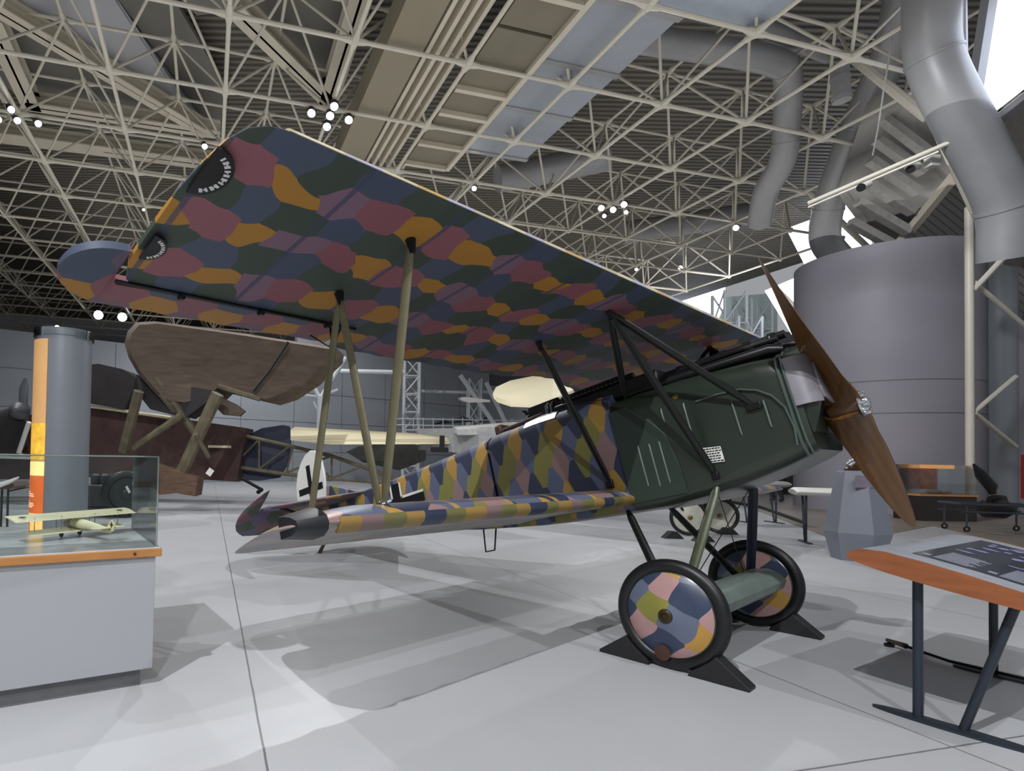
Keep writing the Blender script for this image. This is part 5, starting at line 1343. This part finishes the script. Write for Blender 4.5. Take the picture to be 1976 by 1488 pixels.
# nacelle with vertical propeller blade at the far left
nc = thing('engine_nacelle', 'dark engine nacelle with upright grey propeller blade at the left edge', 'aircraft engine', at(20, 930, 15.5))
m = MB(); m.tube([at(36, 800, 15.2), at(10, 835, 15.5), at(-60, 850, 16)], [.25, .6, .7], 20); m.build('nacelle_body', M_wrdark, nc, world=True)
m = MB(); m.tube([at(42, 795, 15.1), at(45, 775, 15.1), at(46, 750, 15.1), at(49, 730, 15.1)], [(.1, .08), (.12, .05), (.12, .04), (.04, .02)], 12, flat=(1, 0, 0)); m.build('propeller_blade', mat('grey_blade', '55585c', .5), nc, world=True)
m = MB(); m.lathe([(.05, -.2), (.15, -.12), (.22, 0), (.24, .2)], at(34, 792, 15), Vector((-.2, 1, 0)), 20); m.build('spinner', mat('grey_blade', '55585c'), nc, world=True)
pxpoly([(-40, 812), (60, 800), (62, 925), (-40, 925)], 16.2, .8).build('nacelle_side', M_maroon, nc, world=True, sm=False)
m = MB(); m.tube([at(56, 815, 15), at(36, 875, 15.3)], .06, 6); m.tube([at(0, 882, 15.3), at(60, 884, 15.3)], .04, 6); m.build('strut', M_white, nc, world=True)
# small display stand at left edge
t = thing('display_table', 'small brown topped display table with thin black legs at the left edge', 'display table', at(12, 1012, 11.2))
m = MB(); m.prism([at(-60, 932, 11), at(22, 930, 11), at(28, 938, 11), at(20, 944, 11), at(-60, 944, 11)], (0, .5, 0)); m.build('table_top', mat('brown_table_top', '5b4038', .5), t, world=True, sm=False)
for x in (4, 16):
    q0 = at(x, 944, 11.1); m = MB(); m.tube([q0, Vector((q0.x, q0.y, 0))], .02, 8); m.build('leg', M_black, t, world=True)
m = MB(); m.tube([at(16, 948, 11.1), at(56, 940, 11.4)], .015, 6); m.build('rail', M_black, t, world=True)
m = MB(); m.tube([at(-4, 937, 10.9), at(18, 930, 10.9), at(36, 921, 10.9)], [.05, .04, .015], 8); single('white_model', m, M_white, 'small white curved model lying on the brown display table', 'model')
# black engine on the floor behind the glass
p = onz(215, 1000)
t = thing('black_engine', 'black engine with a round flywheel on the floor behind the glass case', 'engine', (p.x, p.y+.3, 0))
m = MB(); m.torus((.22, -.1, .52), (.5, -1, 0), .42, .09, 40, 12); m.build('flywheel', M_rub, t)
m = MB(); m.lathe([(.40, -.03), (.40, .03)], (.22, -.1, .52), (.5, -1, 0), 32); m.lathe([(.1, .03), (.1, .1), (.04, .12)], (.22, -.1, .52), (.5, -1, 0), 16); m.build('flywheel_disc', mat('green_black_disc', '1d2b28', .4), t)
m = MB(); m.box((-.25, .1, .45), (.9, .5, .5)); m.box((-.25, .1, .1), (1.1, .6, .2))
m.build('crankcase', mat('dark_grey_engine', '3d4145', .5, .3), t, sm=False, bev=.04)
for k in range(4):
    m = MB(); m.lathe([(.09, .7), (.1, .74), (.1, .9), (.06, .94)], (-.55+.2*k, .1, 0), (0, 0, 1), 16); m.build('cylinder', mat('dark_grey_engine', '3d4145'), t)
m = MB(); m.box((.32, -.25, .62), (.05, .01, .16), M=Matrix.Rotation(-.5, 3, 'Y')); m.build('paper_tag', M_white, t, sm=False)

# ------------------------------------------------------------------ white biplane behind
wb = thing('white_biplane', 'white and cream biplane standing behind the camouflaged biplane', 'aircraft', onz(1345, 1040))
Yw = 11.7
for (x, y), nm in (((1329, 1008), 'a'), ((1388, 1002), 'b')):
    c = at(x, y, Yw if nm == 'a' else Yw+.5); c.z = .36; ax = Vector((-.15, -1, .02)) if nm == 'a' else Vector((-.5, -1, .02))
    m = MB(); m.torus(c, ax, .325, .035, 48, 10); wh = m.build('wheel', M_rub, wb, world=True)
    inv = MATW[wb.name].inverted(); m = MB(); m.lathe([(.30, 0), (.2, .03), (.06, .07), (.05, .07)], c, ax, 40); m.lathe([(.30, -.01), (.1, -.05)], c, ax, 32)
    m.v = [inv @ v for v in m.v]; m.build('wheel_cover', mat('cream_wheel_cover', 'c9c6b8', .5), wh)
    m = MB(); m.lathe([(.045, .07), (.045, .09), (.02, .1)], c, ax, 16); m.v = [inv @ v for v in m.v]; m.build('hub_cap', M_brass, wh)
for a, b in [((1329, 1008, Yw), (1300, 950, Yw)), ((1329, 1008, Yw), (1370, 945, Yw)), ((1388, 1002, Yw+.5), (1340, 948, Yw+.6)), ((1388, 1002, Yw+.5), (1420, 945, Yw+.6))]:
    m = MB(); m.tube([at(*a), at(*b)], .025, 8); m.build('undercarriage_strut', M_strutd, wb, world=True)
m = MB(); m.ring([[at(x, y-h, Y)+Vector((dx_*wv, dy_*wv, 0)) for h, dx_, dy_ in ((0, -.3, -.4), (0, .3, .4), (hh, .3, .4), (hh, -.3, -.4))] for x, y, Y, hh, wv in ((1440, 950, 11.3, 75, 1), (1345, 948, 12, 85, 1), (1100, 920, 14, 66, .8), (883, 873, 17, 46, .5), (812, 868, 18, 40, .3))]); fz = m.build('fuselage', mat('pale_grey_fabric', 'a9abac', .5), wb, world=True, sm=False)
m = MB(); c = at(853, 853, 16.6); m.box(c, (.14, .03, .36)); m.box(at(848, 868, 16.6), (.5, .03, .14)); m.build('cross', M_black, wb, world=True, sm=False)
m = MB(); m.prism([at(x, y, Y) for x, y, Y in ((560, 829, 17), (880, 846, 17), (905, 846, 17.2), (912, 851, 17.3), (905, 857, 17), (640, 858, 16), (560, 850, 16))], (0, .9, .12)); m.build('lower_wing', M_cream, wb, world=True, sm=False, bev=.02)
m = MB(); m.prism([at(x, y, Y) for x, y, Y in ((951, 768, 15), (958, 754, 15.3), (985, 742, 15.8), (1030, 733, 16), (1070, 735, 15), (1110, 760, 14), (1070, 778, 13.5), (1030, 788, 13.8), (985, 786, 14.3), (960, 778, 14.8))], (0, .1, .12)); m.build('upper_wing', M_cream, wb, world=True, sm=False, bev=.03)
m = MB(); m.prism([at(x, y, 16) for x, y in ((883, 828), (1000, 818), (1090, 820), (1090, 838), (883, 840))], (0, .8, .1)); m.build('wing_stub', mat('white_fabric', 'c4c4c0', .5), wb, world=True, sm=False, bev=.02)
m = MB(); m.prism([at(x, y, 22) for x, y in ((888, 767), (900, 766), (946, 772), (946, 776), (905, 777), (890, 772))], (0, .6, .05)); single('white_tailplane', m, M_white, 'small white tail surface seen under the wing trailing edge', 'tailplane', sm=False)
for (x, y), lb in (((1302, 1040), 'black chock left of the cream wheel cover'), ((1362, 1046), 'black chock right of the front cream wheel cover'), ((1409, 1032), 'black chock beside the rear cream wheel')):
    p = onz(x, y); k = MB(); k.prism([p+Vector((-.18, 0, 0)), p+Vector((.18, 0, 0)), p+Vector((.05, 0, .13)), p+Vector((-.05, 0, .13))], (0, .18, 0)); single('wheel_chock', k, M_chock, lb, 'wheel chock', sm=False)
# dark grey wing fragment
m = pxpoly([(668, 872), (690, 862), (770, 852), (823, 862), (822, 888), (770, 908), (700, 892)], 18.5, .15); single('grey_wing_piece', m, mat('worn_grey_fabric', '63635f', .7, 0, .25, 2), 'worn dark grey wing piece leaning behind the interplane struts', 'wing piece', sm=False)
b_ = MB(); b_.box(at(726, 849, 19), (.33, .06, .16)); single('orange_placard', b_, mat('orange_card', 'd8a860', .5, emit=.15), 'small orange placard between the interplane struts', 'placard', sm=False)
b_ = MB(); b_.prism([at(x, y, 25) for x, y in ((604, 716), (640, 712), (645, 728), (606, 730))], (0, .1, 0)); single('orange_placard', b_, mat('orange_card', 'd8a860'), 'orange placard high up below the wing trailing edge', 'placard', sm=False)

# ------------------------------------------------------------------ white steel columns, lattice towers
M_wsteel = mat('white_painted_steel', 'b9bec2', .45, 0, .04, 1)
p = at(617, 900, 24); zc = at(617, 765, 24).z
t = thing('branching_column', 'white steel column with branching arms behind the interplane struts', 'column', (p.x, p.y, 0))
m = MB(); m.tube([Vector((p.x, p.y, 0)), Vector((p.x, p.y, zc))], .17, 16); m.build('shaft', M_wsteel, t, world=True)
for a, b, r in [((617, 770), (590, 715), .09), ((617, 770), (668, 690), .09), ((580, 762), (617, 766), .06), ((617, 766), (652, 752), .06), ((605, 775), (617, 800), .05), ((629, 775), (617, 800), .05), ((583, 760), (605, 715), .05), ((570, 765), (590, 735), .06)]:
    m = MB(); m.tube([at(*a, 24), at(*b, 24)], r, 8); m.build('arm', M_wsteel, t, world=True)
rod('wall_beam', (640, 716, 29), (780, 719, 29), .12, 'white horizontal beam on the grey wall under the wing', 'beam', M_wsteel)
rod('wall_beam', (812, 755, 33), (905, 758, 33), .09, 'white horizontal rail right of the lattice tower', 'beam', M_wsteel)
rod('wall_beam', (905, 752, 33), (960, 760, 33), .09, 'white horizontal rail between the diagonal beams', 'beam', M_wsteel)
rod('diagonal_beam', (888, 724, 26), (962, 830, 26), .10, 'white diagonal beam left of the cream wing', 'beam', M_wsteel)
rod('diagonal_beam', (938, 738, 27), (978, 820, 27), .10, 'white diagonal beam touching the cream wing', 'beam', M_wsteel)
def lattice(px0, px1, y0, y1, Y, nseg, label, r=.05, depth=None):
    a, b = at(px0, y1, Y), at(px1, y1, Y); zt = at(px0, y0, Y).z; zb = 0
    w_ = b.x-a.x; dp = depth or w_
    t = thing('lattice_tower', label, 'lattice tower', ((a.x+b.x)/2, Y+dp/2, zb))
    cs = [(a.x, Y), (b.x, Y), (b.x, Y+dp), (a.x, Y+dp)]
    for c in cs:
        m = MB(); m.tube([Vector((*c, zb)), Vector((*c, zt))], r, 8); m.build('corner_tube', M_wsteel, t, world=True)
    for k in range(4):
        c, d = cs[k], cs[(k+1) % 4]; m = MB()
        for i in range(nseg):
            za = zb+(zt-zb)*i/nseg; zc_ = zb+(zt-zb)*(i+1)/nseg
            m.tube([Vector((*(c if i % 2 else d), za)), Vector((*(d if i % 2 else c), zc_))], r*.6, 6); m.tube([Vector((*c, za)), Vector((*d, za))], r*.6, 6)
        m.build('lacing', M_wsteel, t, world=True)
lattice(779, 808, 690, 850, 31, 7, 'white lattice tower against the grey wall behind the interplane struts', .07)
lattice(905, 928, 730, 820, 32, 5, 'slimmer white lattice tower right of the first, under the wing', .05)
lattice(1398, 1440, 560, 700, 40, 6, 'white lattice scaffold left of the upper propeller blade', .1)
lattice(1450, 1490, 575, 700, 42, 6, 'white lattice scaffold right behind the upper propeller blade', .1)
lattice(1425, 1470, 610, 700, 38, 4, 'low white lattice scaffold between the two taller ones', .09)
# railing with small dark things on the far gallery
t = thing('gallery_rail', 'thin white gallery rail in front of the grey wall, centre', 'railing', at(860, 830, 27))
m = MB(); m.tube([at(758, 808, 27), at(1010, 812, 27)], .03, 6); m.tube([at(758, 820, 27), at(1010, 824, 27)], .03, 6); m.build('rail_tubes', M_wsteel, t, world=True)
for k in range(14):
    x = 760+19*k; m = MB(); m.tube([at(x, 806, 27), at(x, 832, 27)], .02, 6); m.build('post', M_wsteel, t, world=True)
for k, (x0_, x1_, y) in enumerate([(838, 870, 816), (872, 915, 813), (925, 958, 812)]):
    m = MB(); m.tube([at(x0_, y+2, 27.7), at((x0_+x1_)/2, y-4, 27.7), at(x1_, y, 27.7)], [.05, .14, .03], 8); single('dark_fragment', m, M_wrdark, ['dark fragment lying at the left of the gallery rail', 'dark fragment in the middle of the gallery rail', 'dark fragment at the right of the gallery rail'][k], 'wreck piece')
